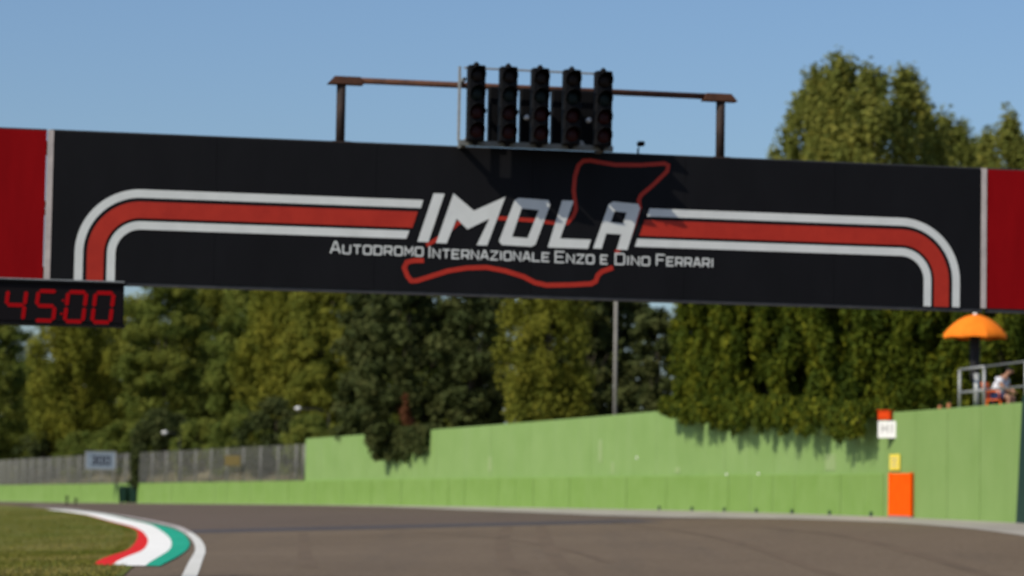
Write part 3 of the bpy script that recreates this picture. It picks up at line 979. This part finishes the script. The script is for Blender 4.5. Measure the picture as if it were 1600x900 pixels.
# chair
CX, CY = .1690 * 76.2, 76.2
ch = empty('plastic_chair', (CX, CY, deck_z), rad(-35))
tag(ch, 'orange plastic chair under a seated person behind the railing', 'chair')
MB().box((0, 0, .43), (.46, .46, .035)).build('seat', 'chair', ch, bevel=.012)
vs, fs = [], []
for i in range(6):
    for j in range(5):
        q = j / 4 - .5
        vs.append((-.22 - .10 * i / 5 - .05 * math.cos(q * 3), q * .46, .44 + .46 * i / 5))
for i in range(5):
    for j in range(4):
        a = i * 5 + j
        fs.append((a, a + 1, a + 6, a + 5))
bk = obj('backrest', vs, fs, 'chair', ch, True)
s_ = bk.modifiers.new('thick', 'SOLIDIFY')
s_.thickness = .03
for sx_ in (-.19, .19):
    for sy_ in (-.19, .19):
        MB().tube([(sx_ * 1.1, sy_ * 1.1, 0), (sx_, sy_, .42)], .02, 8).build('leg', 'chair', ch, True)
for sy_ in (-.24, .24):
    MB().tube([(-.22, sy_, .66), (.18, sy_, .66), (.19, sy_, .43)], .02, 8).build('armrest', 'chair', ch, True)

# person, seated, bending forward (local +x is forward)
pe = empty('person', (CX, CY, deck_z), rad(-35))
tag(pe, 'person in a white shirt and navy shorts sitting bent forward on an orange chair', 'person')
def skin_mesh(name, joints, edges, radii, mat, parent, root=0, sub=2):
    me = bpy.data.meshes.new(name)
    me.from_pydata(joints, edges, [])
    o = link(name, me, mat, parent)
    sk = o.modifiers.new('skin', 'SKIN')
    sk.use_smooth_shade = True
    for i, r in enumerate(radii):
        v = me.skin_vertices[0].data[i]
        v.radius = r if isinstance(r, tuple) else (r, r)
        v.use_root = (i == root)
    sb = o.modifiers.new('sub', 'SUBSURF')
    sb.levels = sub
    sb.render_levels = sub
    return o
J = [(-.02, 0, .54), (.04, 0, .70), (.13, 0, .88), (.21, 0, 1.00), (.26, 0, 1.07), (.30, 0, 1.12), (.36, 0, 1.17), (.38, 0, 1.25),
     (.16, .18, .97), (.26, .24, .78), (.42, .14, .66), (.47, .08, .63),
     (.16, -.18, .97), (.26, -.24, .78), (.42, -.14, .66), (.47, -.08, .63),
     (.02, .10, .52), (.42, .13, .52), (.40, .13, .26), (.38, .13, .07), (.50, .14, .035),
     (.02, -.10, .52), (.42, -.13, .52), (.40, -.13, .26), (.38, -.13, .07), (.50, -.14, .035)]
E_ = [(0, 1), (1, 2), (2, 3), (3, 4), (4, 5), (5, 6), (6, 7), (3, 8), (8, 9), (9, 10), (10, 11), (3, 12), (12, 13), (13, 14), (14, 15),
      (0, 16), (16, 17), (17, 18), (18, 19), (19, 20), (0, 21), (21, 22), (22, 23), (23, 24), (24, 25)]
Rr = [(.13, .16), (.12, .15), (.12, .16), (.10, .13), .06, .055, .085, .08, .065, .05, .036, .03, .065, .05, .036, .03,
      .09, .065, .05, .035, .035, .09, .065, .05, .035, .035]
body = skin_mesh('body', J, E_, Rr, 'skin', pe)
sh = skin_mesh('shirt', [(-.02, 0, .58), (.04, 0, .70), (.13, 0, .88), (.20, 0, .99), (.16, .185, .97), (.225, .225, .85), (.16, -.185, .97), (.225, -.225, .85)],
               [(0, 1), (1, 2), (2, 3), (3, 4), (4, 5), (3, 6), (6, 7)], [(.16, .19), (.165, .20), (.17, .215), (.125, .16), .095, .085, .095, .085], 'shirt', pe)
so = skin_mesh('shorts', [(-.02, 0, .53), (.03, .10, .525), (.34, .128, .525), (.03, -.10, .525), (.34, -.128, .525)], [(0, 1), (1, 2), (0, 3), (3, 4)], [(.15, .17), .11, .085, .11, .085], 'navy', pe)
hr = skin_mesh('hair', [(.335, 0, 1.19), (.345, 0, 1.24), (.36, 0, 1.285)], [(0, 1), (1, 2)], [(.085, .09), (.102, .10), (.085, .082)], 'hair', pe)
for s in (-1, 1):
    for k in range(5):
        b0 = (.47, s * .08, .63)
        if k == 0:
            pts = [(.455, s * .06, .64), (.475, s * .04, .655), (.50, s * .03, .66)]
        else:
            y = s * (.055 + .018 * k)
            ln_ = (.05, .056, .052, .042)[k - 1]
            pts = [(.485, y, .63), (.485 + ln_ * .6, y, .625), (.485 + ln_, y, .605)]
        MB().tube(pts, .009, 6, .007).build('finger', 'skin', pe, True)
for s in (-1, 1):
    MB().lathe((.445, s * .03, 1.215), [(.004, -.008), (.011, 0), (.004, .008)], 8).build('eye', 'hair', pe, True)
MB().add([(.445, -.012, 1.20), (.445, .012, 1.20), (.47, 0, 1.165), (.45, 0, 1.225), (.44, 0, 1.16)], [(0, 2, 3), (1, 3, 2), (0, 4, 2), (1, 2, 4)]).build('nose', 'skin', pe)

# orange bundles lying on the wall top
for k, (Y, lab) in enumerate(((77.0, 'small orange bundle on the wall top, the one farther from the railing'), (76.25, 'small orange bundle on the wall top, the one nearer the railing'))):
    fl = on_wall('rolled_flag', Y, 2.91, -.12)
    tag(fl, lab, 'flag', 'orange bundles on the wall')
    MB().lathe((0, 0, 0), [(.05, .0), (.07, .03), (.055, .06), (.06, .09 + .04 * k), (.02, .12 + .04 * k)], 9).build('cloth', 'tan', fl, True)
    MB().tube([(0, 0, .1), (.05, .03, .24)], .01, 6).build('stick', 'pole_d', fl)

# ------------------------------------------------------------------ things on the left
sg = empty('distance_board', (-.1415 * 178.2, 178.2, float(gz(wall_x(178.2), 178.2)) + 1.0), rad(-6))
tag(sg, 'pale blue grey distance board with dark figures 300 on the wire fence', 'sign')
MB().box((0, 0, 1.60), (1.85, .05, 1.05)).build('board', 'sign', sg, bevel=.01)
for z in (1.06, 2.14):
    MB().box((0, -.01, z), (1.93, .07, .06)).build('rim', 'alu_d', sg)
for x in (-.93, .93):
    MB().box((x, -.01, 1.60), (.06, .07, 1.02)).build('rim', 'alu', sg)
for z in (1.3, 1.9):
    MB().tube([(.3, .06, z), (1.75, .35, z)], .03, 8).build('bracket', 'alu_d', sg, True)
def fig(ch, u):
    w, h = .26, .46
    pl = {'3': [(0, h), (w, h), (w, h / 2 + .001), (.06, h / 2 - .001)], '0': [(w / 2, 0), (0, 0), (0, h), (w, h), (w, 0), (w / 2, 0)]}[ch]
    sets = [pl] + ([[(w, h / 2 - .06), (w, 0), (0, 0)]] if ch == '3' else [])
    V, Fc = [], []
    for j, p_ in enumerate(sets):
        vs, fs = ribbon(p_, .115)
        n0 = len(V)
        V += [(u + q[0], -.032 - .003 * j, 1.37 + q[1]) for q in vs]
        Fc += [tuple(n0 + k for k in f) for f in fs]
    obj('figure', V, Fc, 'ink', sg)
for ch_, u in (('3', -.57), ('0', -.13), ('0', .31)):
    fig(ch_, u)
bs = empty('brown_sign', (-.0958 * 155.0, 155.0, float(gz(wall_x(155), 155)) + 1.2), rad(-14))
tag(bs, 'small brown notice board tied to the wire fence', 'sign')
MB().box((0, 0, 1.12), (.88, .03, .55)).build('board', 'brownsign', bs, bevel=.01)
for u in (-.38, .38):
    MB().tube([(u, .03, .95 + u * .3), (u + .5, .12, .95 + u * .3)], .012, 6).build('tie', 'alu_d', bs, True)

def wheelie_bin(X, Y, rz, label):
    b = empty('waste_bin', (X, Y, float(gz(X, Y))), rz)
    tag(b, label, 'bin', 'green bins at the barrier')
    MB().box((0, 0, .52), (.44, .46, .92), taper=(1.28, 1.28)).build('body', 'bin', b, bevel=.02)
    MB().box((0, .0, 1.03), (.62, .66, .06), taper=(.9, .88)).build('lid', 'bin', b, bevel=.02)
    MB().tube([(-.25, .34, .98), (.25, .34, .98)], .02, 8).build('handle', 'bin', b, True)
    for s in (-.24, .24):
        MB().lathe((s, .24, .10), [(.1, -.025), (.1, .025)], 12, 'Y').build('wheel', 'rubber', b)
wb = wall_x(175.6)
wheelie_bin(wb - .75, 176.3, rad(-10), 'dark green waste bin against the barrier below the fence, left of the pair')
wheelie_bin(wb + .08, 174.9, rad(-16), 'dark green waste bin against the barrier below the fence, right of the pair')

def marker_posts():
    for k, (dx, h, lab) in enumerate(((0, .42, 'short dark marker post at the grass edge, taller one of the two'), (.55, .28, 'short dark marker post at the grass edge, shorter one of the two'))):
        Y = 176.
        X = -.1528 * Y + dx
        o = empty('marker_post', (X, Y, float(gz(X, Y))))
        tag(o, lab, 'post', 'marker posts at the grass edge')
        MB().tube([(0, 0, -.05), (0, 0, h)], .07, 10, .05).build('stem', 'rubber', o, True)
        MB().lathe((0, 0, h), [(.055, -.02), (.1, .0), (.1, .08), (.04, .12)], 10).build('head', 'rubber', o, True)
marker_posts()

def lamp_post(X, Y, ztop, arm, label):
    zb = bank(X, Y)
    o = empty('street_lamp', (X, Y, zb))
    tag(o, label, 'lamp', 'white lamps before the trees')
    h = ztop - zb
    MB().tube([(arm, .2, -.2), (arm, .2, h - .2)], .05, 8, .035).build('pole', 'pole_d', o, True)
    MB().tube([(arm, .2, h - .2), (arm * .6, .1, h), (.2 * (1 if arm > 0 else -1), 0, h + .02)], .03, 8).build('arm', 'pole_d', o, True)
    MB().lathe((0, 0, h + .02), [(.08, -.07), (.19, -.05), (.20, .0), (.13, .07), (.03, .10)], 14).build('lamp_head', 'wh', o, True)
    MB().lathe((0, 0, h - .08), [(.05, -.05), (.12, -.02), (.13, .0)], 12).build('diffuser', 'wh', o, True)
lamp_post(-.1195 * 176, 176, 4.55, .9, 'small white lamp head just above the fence, left of the dark tree line')
lamp_post(-.0735 * 160, 160, 5.75, 1.7, 'small white lamp head on a long arm, before the trees near the wall end')

fp = empty('flagpole', (.0365 * 112, 112, bank(.0365 * 112, 112)))
tag(fp, 'tall thin grey pole rising behind the wall left of the big hedge', 'pole')
MB().tube([(0, 0, -.2), (-.03, 0, 6.5)], .075, 10, .055).build('shaft', 'pole_g', fp, True)
MB().tube([(-.03, 0, 6.5), (-.07, 0, 9.)], .05, 10, .035).build('mast_top', 'pole_g', fp, True)
MB().lathe((-.07, 0, 9.0), [(.05, 0), (.08, .05), (.03, .12)], 10).build('cap', 'pole_g', fp, True)

# ------------------------------------------------------------------ trees
def leaf_quads(r, cen, n_each, spread, size, up=.25, elong=1.5, droop=0., tint0=None, shell=True):
    """leaf clumps: cen (k,3), spread (k,3), returns verts and tints"""
    k = len(cen)
    N = k * n_each
    idx = np.repeat(np.arange(k), n_each)
    d = r.normal(size=(N, 3))
    d /= np.linalg.norm(d, axis=1)[:, None]
    rr = (r.random(N) ** (.45 if shell else .8))[:, None]
    P = cen[idx] + d * rr * spread[idx]
    nrm = d * .7 + r.normal(size=(N, 3)) * .55
    nrm[:, 2] += up
    nrm /= np.linalg.norm(nrm, axis=1)[:, None]
    a = r.normal(size=(N, 3))
    a[:, 2] -= droop * 3
    a -= (a * nrm).sum(1)[:, None] * nrm
    a /= np.linalg.norm(a, axis=1)[:, None] + 1e-9
    b = np.cross(nrm, a)
    s = size * (.6 + .8 * r.random(N))[:, None]
    A, B = a * s * elong * .5, b * s * .5
    V = np.empty((N, 4, 3))
    V[:, 0], V[:, 1], V[:, 2], V[:, 3] = P - A, P - B * .9 + A * .1, P + A, P + B * .9 + A * .1
    ct = (r.random(k) if tint0 is None else tint0)
    t = np.clip(ct[idx] * .65 + r.random(N) * .45 - .05, 0, 1)
    return V.reshape(-1, 3), t

def limb_mesh(r, base_r, h, tips, lean=(0, 0)):
    mb = MB()
    top = Vector((lean[0], lean[1], h * .8))
    pts = [Vector((0, 0, -.3)), Vector((lean[0] * .2 + r.normal() * .05, lean[1] * .2, h * .25)), Vector((lean[0] * .6 + r.normal() * .1, lean[1] * .6, h * .55)), top]
    mb.tube(pts, base_r, 9, base_r * .3)
    for t in tips:
        t = Vector(t)
        q = min(max(t.z / h * .75, .2), .95)
        o = Vector((lean[0] * q * .9, lean[1] * q * .9, h * .8 * q * .8))
        md = (o + t) / 2 + Vector((0, 0, .1 * h * r.random()))
        mb.tube([o, md, t], base_r * .35, 6, base_r * .08)
    return mb

def tree(name, label, X, Y, zbase, h, rx, ry, mat, seed, group, n_cl=90, n_leaf=90, leaf=.2, z_lo=.15, shape='round', clump=.75, elong=1.5, droop=0., trunk_r=.16, gap=0.0, tint_bias=0.):
    r = np.random.default_rng(seed)
    o = empty(name, (X, Y, zbase))
    tag(o, label, 'tree', group)
    C_ = []
    ph = r.random(6) * 6.28
    tries = 0
    while len(C_) < n_cl and tries < 20000:
        tries += 1
        z = r.random()
        a = r.random() * 6.283
        if shape == 'poplar':
            env = (1 - abs(z - .42) ** 2.2 * 1.9) if z < .42 else (1 - ((z - .42) / .6) ** 2.6)
        elif shape == 'column':
            env = min(1, .80 + .45 * z) if z < .6 else 1 - ((z - .6) / .42) ** 2.4 * .85
        else:
            env = math.sqrt(max(0, 1 - ((z - .47) / .55) ** 2))
        env *= 1 + .16 * math.sin(3 * a + ph[0] + 5 * z) + .12 * math.sin(5 * a + ph[1] - 9 * z)
        q = r.random() ** .38
        if env <= .05:
            continue
        C_.append((math.cos(a) * rx * env * q, math.sin(a) * ry * env * q, h * (z_lo + (1 - z_lo) * z)))
    C_ = np.array(C_)
    sp = np.empty((len(C_), 3))
    cs = clump * (.6 + .7 * r.random(len(C_)))
    sp[:, 0] = cs
    sp[:, 1] = cs
    sp[:, 2] = cs * (2.1 if name == 'conifer' else 1.8 if shape in ('poplar', 'column') else .8)
    tb = np.clip(r.random(len(C_)) * .9 + tint_bias, 0, 1)
    V, t = leaf_quads(r, C_, n_leaf, sp, leaf, elong=elong, droop=droop, tint0=tb)
    n = len(t)
    fast_mesh('crown', V, n, 4, mat, o, t)
    tips = C_[r.choice(len(C_), min(9, len(C_)), replace=False)] * np.array((.7, .7, .92))
    limb_mesh(r, trunk_r, h, [tuple(x) for x in tips]).build('trunk', 'bark', o, True)
    return o

def px(x, D):       # lateral position of an image column at depth D (column 800 is straight ahead)
    return (x - 800) / 4500 * D
TG = 'trees behind the fence'
left = [  # column, depth, top height, half width, material, seed, label, bias
    (-15, 226, 12.3, 3.4, 'lf_green', 1, 'leafy green tree at the left picture edge, behind the fence', 0),
    (62, 238, 9.2, 2.3, 'lf_green', 2, 'shorter green tree under the countdown clock, with sky showing over it', 0),
    (120, 214, 13.2, 3.3, 'lf_yellow', 3, 'yellowing tree just right of the sky gap under the clock', 0),
    (205, 222, 12.6, 3.0, 'lf_olive', 4, 'olive green tree behind the fence, below the right end of the clock', 0),
    (262, 204, 12.9, 3.4, 'lf_green', 5, 'broad mid green tree behind the fence, above the left white lamp', 0),
    (338, 210, 13.4, 3.2, 'lf_olive', 6, 'olive tree behind the fence between the two white lamps', 0),
    (398, 196, 12.8, 2.8, 'lf_green', 7, 'dark topped green tree behind the fence, above the brown sign', -.25),
    (455, 192, 13.4, 3.2, 'lf_yellow', 8, 'yellow green tree behind the fence, above the right white lamp', 0),
    (520, 182, 12.6, 2.9, 'lf_olive', 9, 'olive tree beside the dark oak, behind the end of the fence', 0),
]
for (c_, D, h, w, mt, sd_, lab, tb) in left:
    X = px(c_, D)
    zb = bank(X, min(D, 260)) if X > wall_x(min(D, 260)) + .5 else float(gz(X, D)) + 2.5
    tree('leafy_tree', lab, X, D, zb, h, w, w * .9, mt, sd_, TG, n_cl=190, n_leaf=150, leaf=.185, z_lo=.1, clump=.8, tint_bias=tb, shape='poplar' if sd_ in (3, 6, 8) else 'round')
back = [(690, 165, 9.6, 3.2), (620, 190, 11.5, 3.6), (30, 262, 10.6, 4.2), (150, 258, 12.5, 4.2), (290, 246, 12.8, 4.4), (420, 236, 12.8, 4.2), (545, 222, 12.2, 4.0)]
bl = ['green tree filling the gap between the two larger oaks', 'green back row tree left behind the largest oak', 'green tree in the back row behind the clock', 'green back row tree right of the clock', 'green back row tree above the fence middle', 'green back row tree left of the oak', 'green back row tree hidden partly by the oak']
for k, (c_, D, h, w) in enumerate(back):
    X = px(c_, D)
    tree('background_tree', bl[k], X, D, 1.8, h, w, w * .7, 'lf_olive' if k % 2 else 'lf_green', 40 + k, 'back row of trees', n_cl=150, n_leaf=110, leaf=.26, z_lo=.03, clump=1.0, tint_bias=-.1)
# undergrowth along the fence
ul = ['left picture edge', 'left of the distance board', 'behind the distance board', 'behind the dark stem over the bins', 'under the left white lamp', 'left of the brown sign', 'behind the brown sign', 'right of the brown sign', 'beside the end of the high wall']
uc = [10, 75, 140, 200, 262, 320, 378, 436, 495]
ud = [226, 214, 204, 196, 186, 178, 170, 163, 156]
for k in range(9):
    X = px(uc[k], ud[k])
    tree('understory_bush', 'dense green bush at the bank top, ' + ul[k], X, ud[k], bank(X, ud[k]) - .1, 3.6 + .5 * math.sin(k * 2.1), 1.9, 1.5, 'lf_dark' if k % 3 == 1 else 'lf_green', 60 + k, 'bushes at the top of the bank', n_cl=65, n_leaf=120, leaf=.16, z_lo=.02, clump=.6, trunk_r=.06, tint_bias=-.1)
# narrow dark shrub growing through the fence over the bins
X = px(222, 175.2)
tree('fence_shrub', 'narrow dark shrub growing at the fence right above the green bins', X + .02, 174.9, float(gz(X, 174.9)) + 1.1, 2.1, .36, .36, 'lf_dark', 77, None, n_cl=46, n_leaf=90, leaf=.14, z_lo=.0, clump=.3, trunk_r=.06, shape='column', tint_bias=-.3)

# dark evergreen oak hanging over the wall
def oak(name, label, c_, D, zb, h, rx, ry, seed, mat='lf_dark', **kw):
    return tree(name, label, px(c_, D), D, zb, h, rx, ry, mat, seed, 'dark evergreens behind the wall', **kw)
oak('evergreen_oak', 'large dark evergreen oak hanging over the wall top, with a rust coloured branch', 640, 133.2, 2.3, 9.0, 2.6, 2.2, 21, n_cl=170, n_leaf=120, leaf=.17, z_lo=.06, clump=.6)
oak('evergreen_oak', 'dark evergreen oak right of the largest oak, left of the yellowish tree', 738, 131.5, 2.6, 8.6, 1.75, 1.7, 22, n_cl=120, n_leaf=110, leaf=.17, z_lo=.04, clump=.55)
oak('evergreen_oak', 'dark evergreen oak at the left corner of the high wall', 578, 141, 2.4, 8.8, 1.5, 1.6, 23, n_cl=90, n_leaf=110, leaf=.18, z_lo=.05, clump=.55)
tree('yellowish_tree', 'yellow green tree between the dark oaks, above the green wall', px(858, 120.8), 120.8, 3.4, 7.0, 1.85, 1.7, 'lf_yellow', 24, None, n_cl=150, n_leaf=170, leaf=.115, z_lo=.1, clump=.5, shape='column', tint_bias=-.12)
oak('evergreen_oak', 'dark tree behind the thin grey pole', 968, 138, 2.8, 8.2, 1.9, 1.6, 25, n_cl=120, n_leaf=100, leaf=.18, z_lo=.0, clump=.55)
oak('evergreen_oak', 'dark tree left of the big conifer hedge, sky above it', 1030, 130, 2.9, 6.7, 1.5, 1.4, 26, n_cl=100, n_leaf=100, leaf=.18, z_lo=.0, clump=.5)
oak('evergreen_oak', 'dark tree peeping out between yellowish tree and grey pole', 918, 136, 2.8, 9.0, 1.5, 1.5, 27, n_cl=90, n_leaf=100, leaf=.18, z_lo=.0, clump=.55)
oak('evergreen_oak', 'dark background tree seen just left of the thin grey pole', 938, 152, 2.8, 9.4, 1.9, 1.8, 29, n_cl=120, n_leaf=110, leaf=.2, z_lo=.0, clump=.6)
oak('evergreen_oak', 'dark background tree behind the yellowish tree and the oaks', 800, 150, 2.8, 10.2, 2.6, 1.8, 28, n_cl=110, n_leaf=90, leaf=.24, z_lo=.0, clump=.7)

# hanging foliage over the wall top
def hanging(name, label, Ys, mat, seed, drop, out=.35, n=26, leaf=.13, group=None, size=.22):
    r = np.random.default_rng(seed)
    Ym = float(np.mean(Ys))
    z0 = float(gz(wall_x(Ym), Ym)) + wtop(Ym)
    o = empty(name, (wall_x(Ym) + .2, Ym, z0))
    tag(o, label, 'shrub', group)
    cen = []
    nt = max(2, int(abs(Ys[1] - Ys[0]) / .8))
    ty, td = Ys[0] + (Ys[1] - Ys[0]) * (np.arange(nt) + .2 + .6 * r.random(nt)) / nt, .55 + .6 * r.random(nt)
    for k in range(n):
        j = k % nt
        Y = ty[j] + r.normal() * .17
        d, nn = wall_frame(Y)
        dd = drop * td[j] * (.55 + .55 * r.random())
        X = wall_x(Y)
        st_ = []
        m_ = 7
        for i in range(m_):
            q = i / (m_ - 1)
            off = -.35 + (out + .25) * math.sin(min(q * 1.9, 1.57)) + r.normal() * .03
            z = .30 * math.sin(q * 2.2) - dd * q ** 1.5 + .05
            p = Vector((X, Y, 0)) + nn * off
            st_.append((p.x - o.location.x, p.y - o.location.y, z))
            cen.append(st_[-1])
        MB().tube(st_, .018, 5, .006).build('stem', 'bark', o)
    cen = np.array(cen)
    V, t = leaf_quads(r, cen, 26, np.full((len(cen), 3), size), leaf, droop=.7, elong=1.9)
    fast_mesh('foliage', V, len(t), 4, mat, o, t)
    return o
hanging('hanging_shrub', 'dark twigs hanging over the wall top near its left corner', (134.9, 136.6), 'lf_dark', 31, .9, n=10, group='twigs hanging over the wall')
hanging('hanging_shrub', 'longest clump of dark twigs hanging over the wall below the oak', (128.9, 132.8), 'lf_dark', 32, 1.25, n=24, group='twigs hanging over the wall')
hanging('rust_branch', 'withered rust brown branch in the dark oak', (131.0, 131.5), 'lf_rust', 33, -1.6, out=.5, n=4, leaf=.11, size=.12)

# ------------------------------------------------------------------ big conifer hedge
HG = 'conifers of the big hedge'
hl = ['leftmost conifer of the big hedge, at the end beside the grey pole', 'second conifer of the hedge from the left', 'third conifer of the hedge from the left', 'fourth conifer of the hedge from the left',
      'fifth conifer of the hedge, above the red box on the wall', 'sixth conifer of the hedge, left of the parasol', 'seventh conifer of the hedge, behind the parasol', 'rightmost conifer of the hedge behind the seated person']
hx = [(1122, 98.4), (1168, 96.4), (1212, 94.3), (1275, 91.5), (1345, 88.5), (1412, 86.8), (1490, 85.8), (1570, 84.5)]
for k, (c_, D) in enumerate(hx):
    X = px(c_, D) - (.25 if k < 5 else 0)
    zb = (4.75, 4.2, 4.0, 3.95, 3.95, 3.5, 3.5, 3.5)[k]
    tree('conifer', hl[k], X, D, zb, 6.6 + .35 * math.sin(k * 1.7), 1.55 if k else 1.2, 1.3, 'lf_conifer', 100 + k, HG, n_cl=230, n_leaf=150, leaf=.085, z_lo=.0, clump=.30, shape='column', elong=3.0, droop=.5, trunk_r=.12)
# the skirt of the hedge that hangs over the wall
sk = [((98.6, 101.0), .75, 'at its left end'), ((95.4, 98.6), 1.15, 'second from its left end'), ((92.2, 95.4), 1.25, 'third from its left end'), ((89.0, 92.2), 1.2, 'below its middle'),
      ((85.6, 89.0), 1.3, 'left of the red box'), ((81.6, 85.6), 1.35, 'touching the red box')]
for k, (ys, dr, lab) in enumerate(sk):
    hanging('hedge_skirt', 'green sprays of the hedge hanging over the wall, ' + lab, ys, 'lf_conifer', 120 + k, dr * .60, out=.70, n=44, leaf=.085, group='hedge sprays over the wall', size=.27)

# ------------------------------------------------------------------ tall poplars beyond the gantry
PG = 'tall trees above the banner'
pop = [(1312, 124, 20.1, 1.7, 'tallest poplar of the big crown above the banner', 200, 'column'), (1274, 126, 19.9, 1.45, 'poplar on the left flank of the big crown, with a near vertical edge', 201, 'column'),
       (1360, 122, 19.6, 1.6, 'poplar in the middle of the big crown, right of its tallest tip', 202, 'column'), (1412, 124, 19.7, 1.5, 'poplar at the right shoulder of the big crown', 203, 'column'),
       (1450, 127, 18.3, 1.35, 'slim poplar where the big crown falls away to the right', 204, 'poplar'), (1498, 134, 18.7, 1.6, 'lower poplar right of the big crown, above the banner', 205, 'poplar'),
       (1545, 138, 18.7, 1.5, 'low poplar above the white strip of the right red banner', 208, 'poplar'), (1580, 132, 18.9, 1.4, 'poplar with thin upright tips above the right red banner', 206, 'poplar'), (1622, 130, 17.6, 1.3, 'poplar at the right picture edge above the red banner', 207, 'poplar'),
       (1274, 125, 19.9, .6, 'slender tip at the left top of the big crown', 213, 'poplar'), (1312, 123, 19.95, .65, 'slender topmost tip of the big crown', 214, 'poplar'), (1352, 122, 19.3, .55, 'slender tip in the middle of the big crown', 215, 'poplar'), (1412, 125, 19.7, .6, 'slender tip at the right top of the big crown', 216, 'poplar'), (1243, 127, 18.6, .95, 'leafy poplar filling the left edge of the big crown', 218, 'column'), (1476, 131, 18.7, 1.1, 'poplar joining the big crown to the lower trees on its right', 217, 'poplar'), (1525, 143, 18.9, 1.5, 'feathery poplar behind the two lower ones right of the big crown', 210, 'poplar'), (1592, 146, 19.6, 1.8, 'feathery poplar standing farthest back near the right edge', 211, 'poplar'), (1475, 140, 18.3, 1.5, 'poplar filling the dip at the right foot of the big crown', 212, 'poplar'), (1212, 132, 16.9, .8, 'small tree tip just showing over the banner left of the poplars', 209, 'poplar')]
for (c_, D, ht, w, lab, sd_, shp) in pop:
    tree('poplar', lab, px(c_, D), D, 3.0, ht - 3.0, w, w, 'lf_poplar', sd_, PG, n_cl=int(120 * w), n_leaf=80, leaf=.15, z_lo=.12, clump=.46, shape=shp, trunk_r=.2)

# ------------------------------------------------------------------ grass
def blades(name, label, n, fx, h, mat, w=.02):
    r = np.random.default_rng(77)
    P = fx(r, n)
    a = r.random(n) * 6.283
    hh = h * (.5 + .8 * r.random(n))
    V = np.empty((n, 3, 3))
    dx, dy = np.cos(a) * w, np.sin(a) * w
    V[:, 0] = P + np.c_[-dx, -dy, np.zeros(n)]
    V[:, 1] = P + np.c_[dx, dy, np.zeros(n)]
    V[:, 2] = P + np.c_[r.normal(size=n) * h * .4, r.normal(size=n) * h * .4, hh]
    pn = .5 + .5 * np.sin(P[:, 0] * .9 + 1.7 * np.sin(P[:, 1] * .21)) * np.sin(P[:, 1] * .33 + np.sin(P[:, 0] * .5))
    t = np.clip(pn * .75 + r.random(n) * .5 - .15, 0, 1)
    o = fast_mesh(name, V.reshape(-1, 3), n, 3, mat, None, t)
    tag(o, label, 'grass', kind='stuff')
def fx_near(r, n):
    Y = 38 + 112 * r.random(n) ** 1.8
    X = np.array([edge_x(y) for y in Y]) - 1.15 - (14 + .12 * (Y - 38)) * r.random(n)
    ki = np.interp(Y, K_in[0], K_in[1], left=0, right=0)
    X = np.where((Y > 45.2) & (Y < 150), np.minimum(X, ki - .05 - .3 * r.random(n)), X)
    return np.c_[X, Y, gz(X, Y) + .005]
blades('grass', 'short mown grass with dry patches inside the kerb', 130000, fx_near, .05, 'blade', .016)
def fx_bank(r, n):
    Y = 141 + 95 * r.random(n)
    X = np.array([wall_x(y) for y in Y]) + .45 + 6 * r.random(n) ** 1.3
    Z = np.array([bank(x, y) for x, y in zip(X, Y)])
    return np.c_[X, Y, Z - .02]
blades('dry_grass', 'dry straw coloured grass on the bank behind the fence', 16000, fx_bank, .4, 'dryblade', .035)
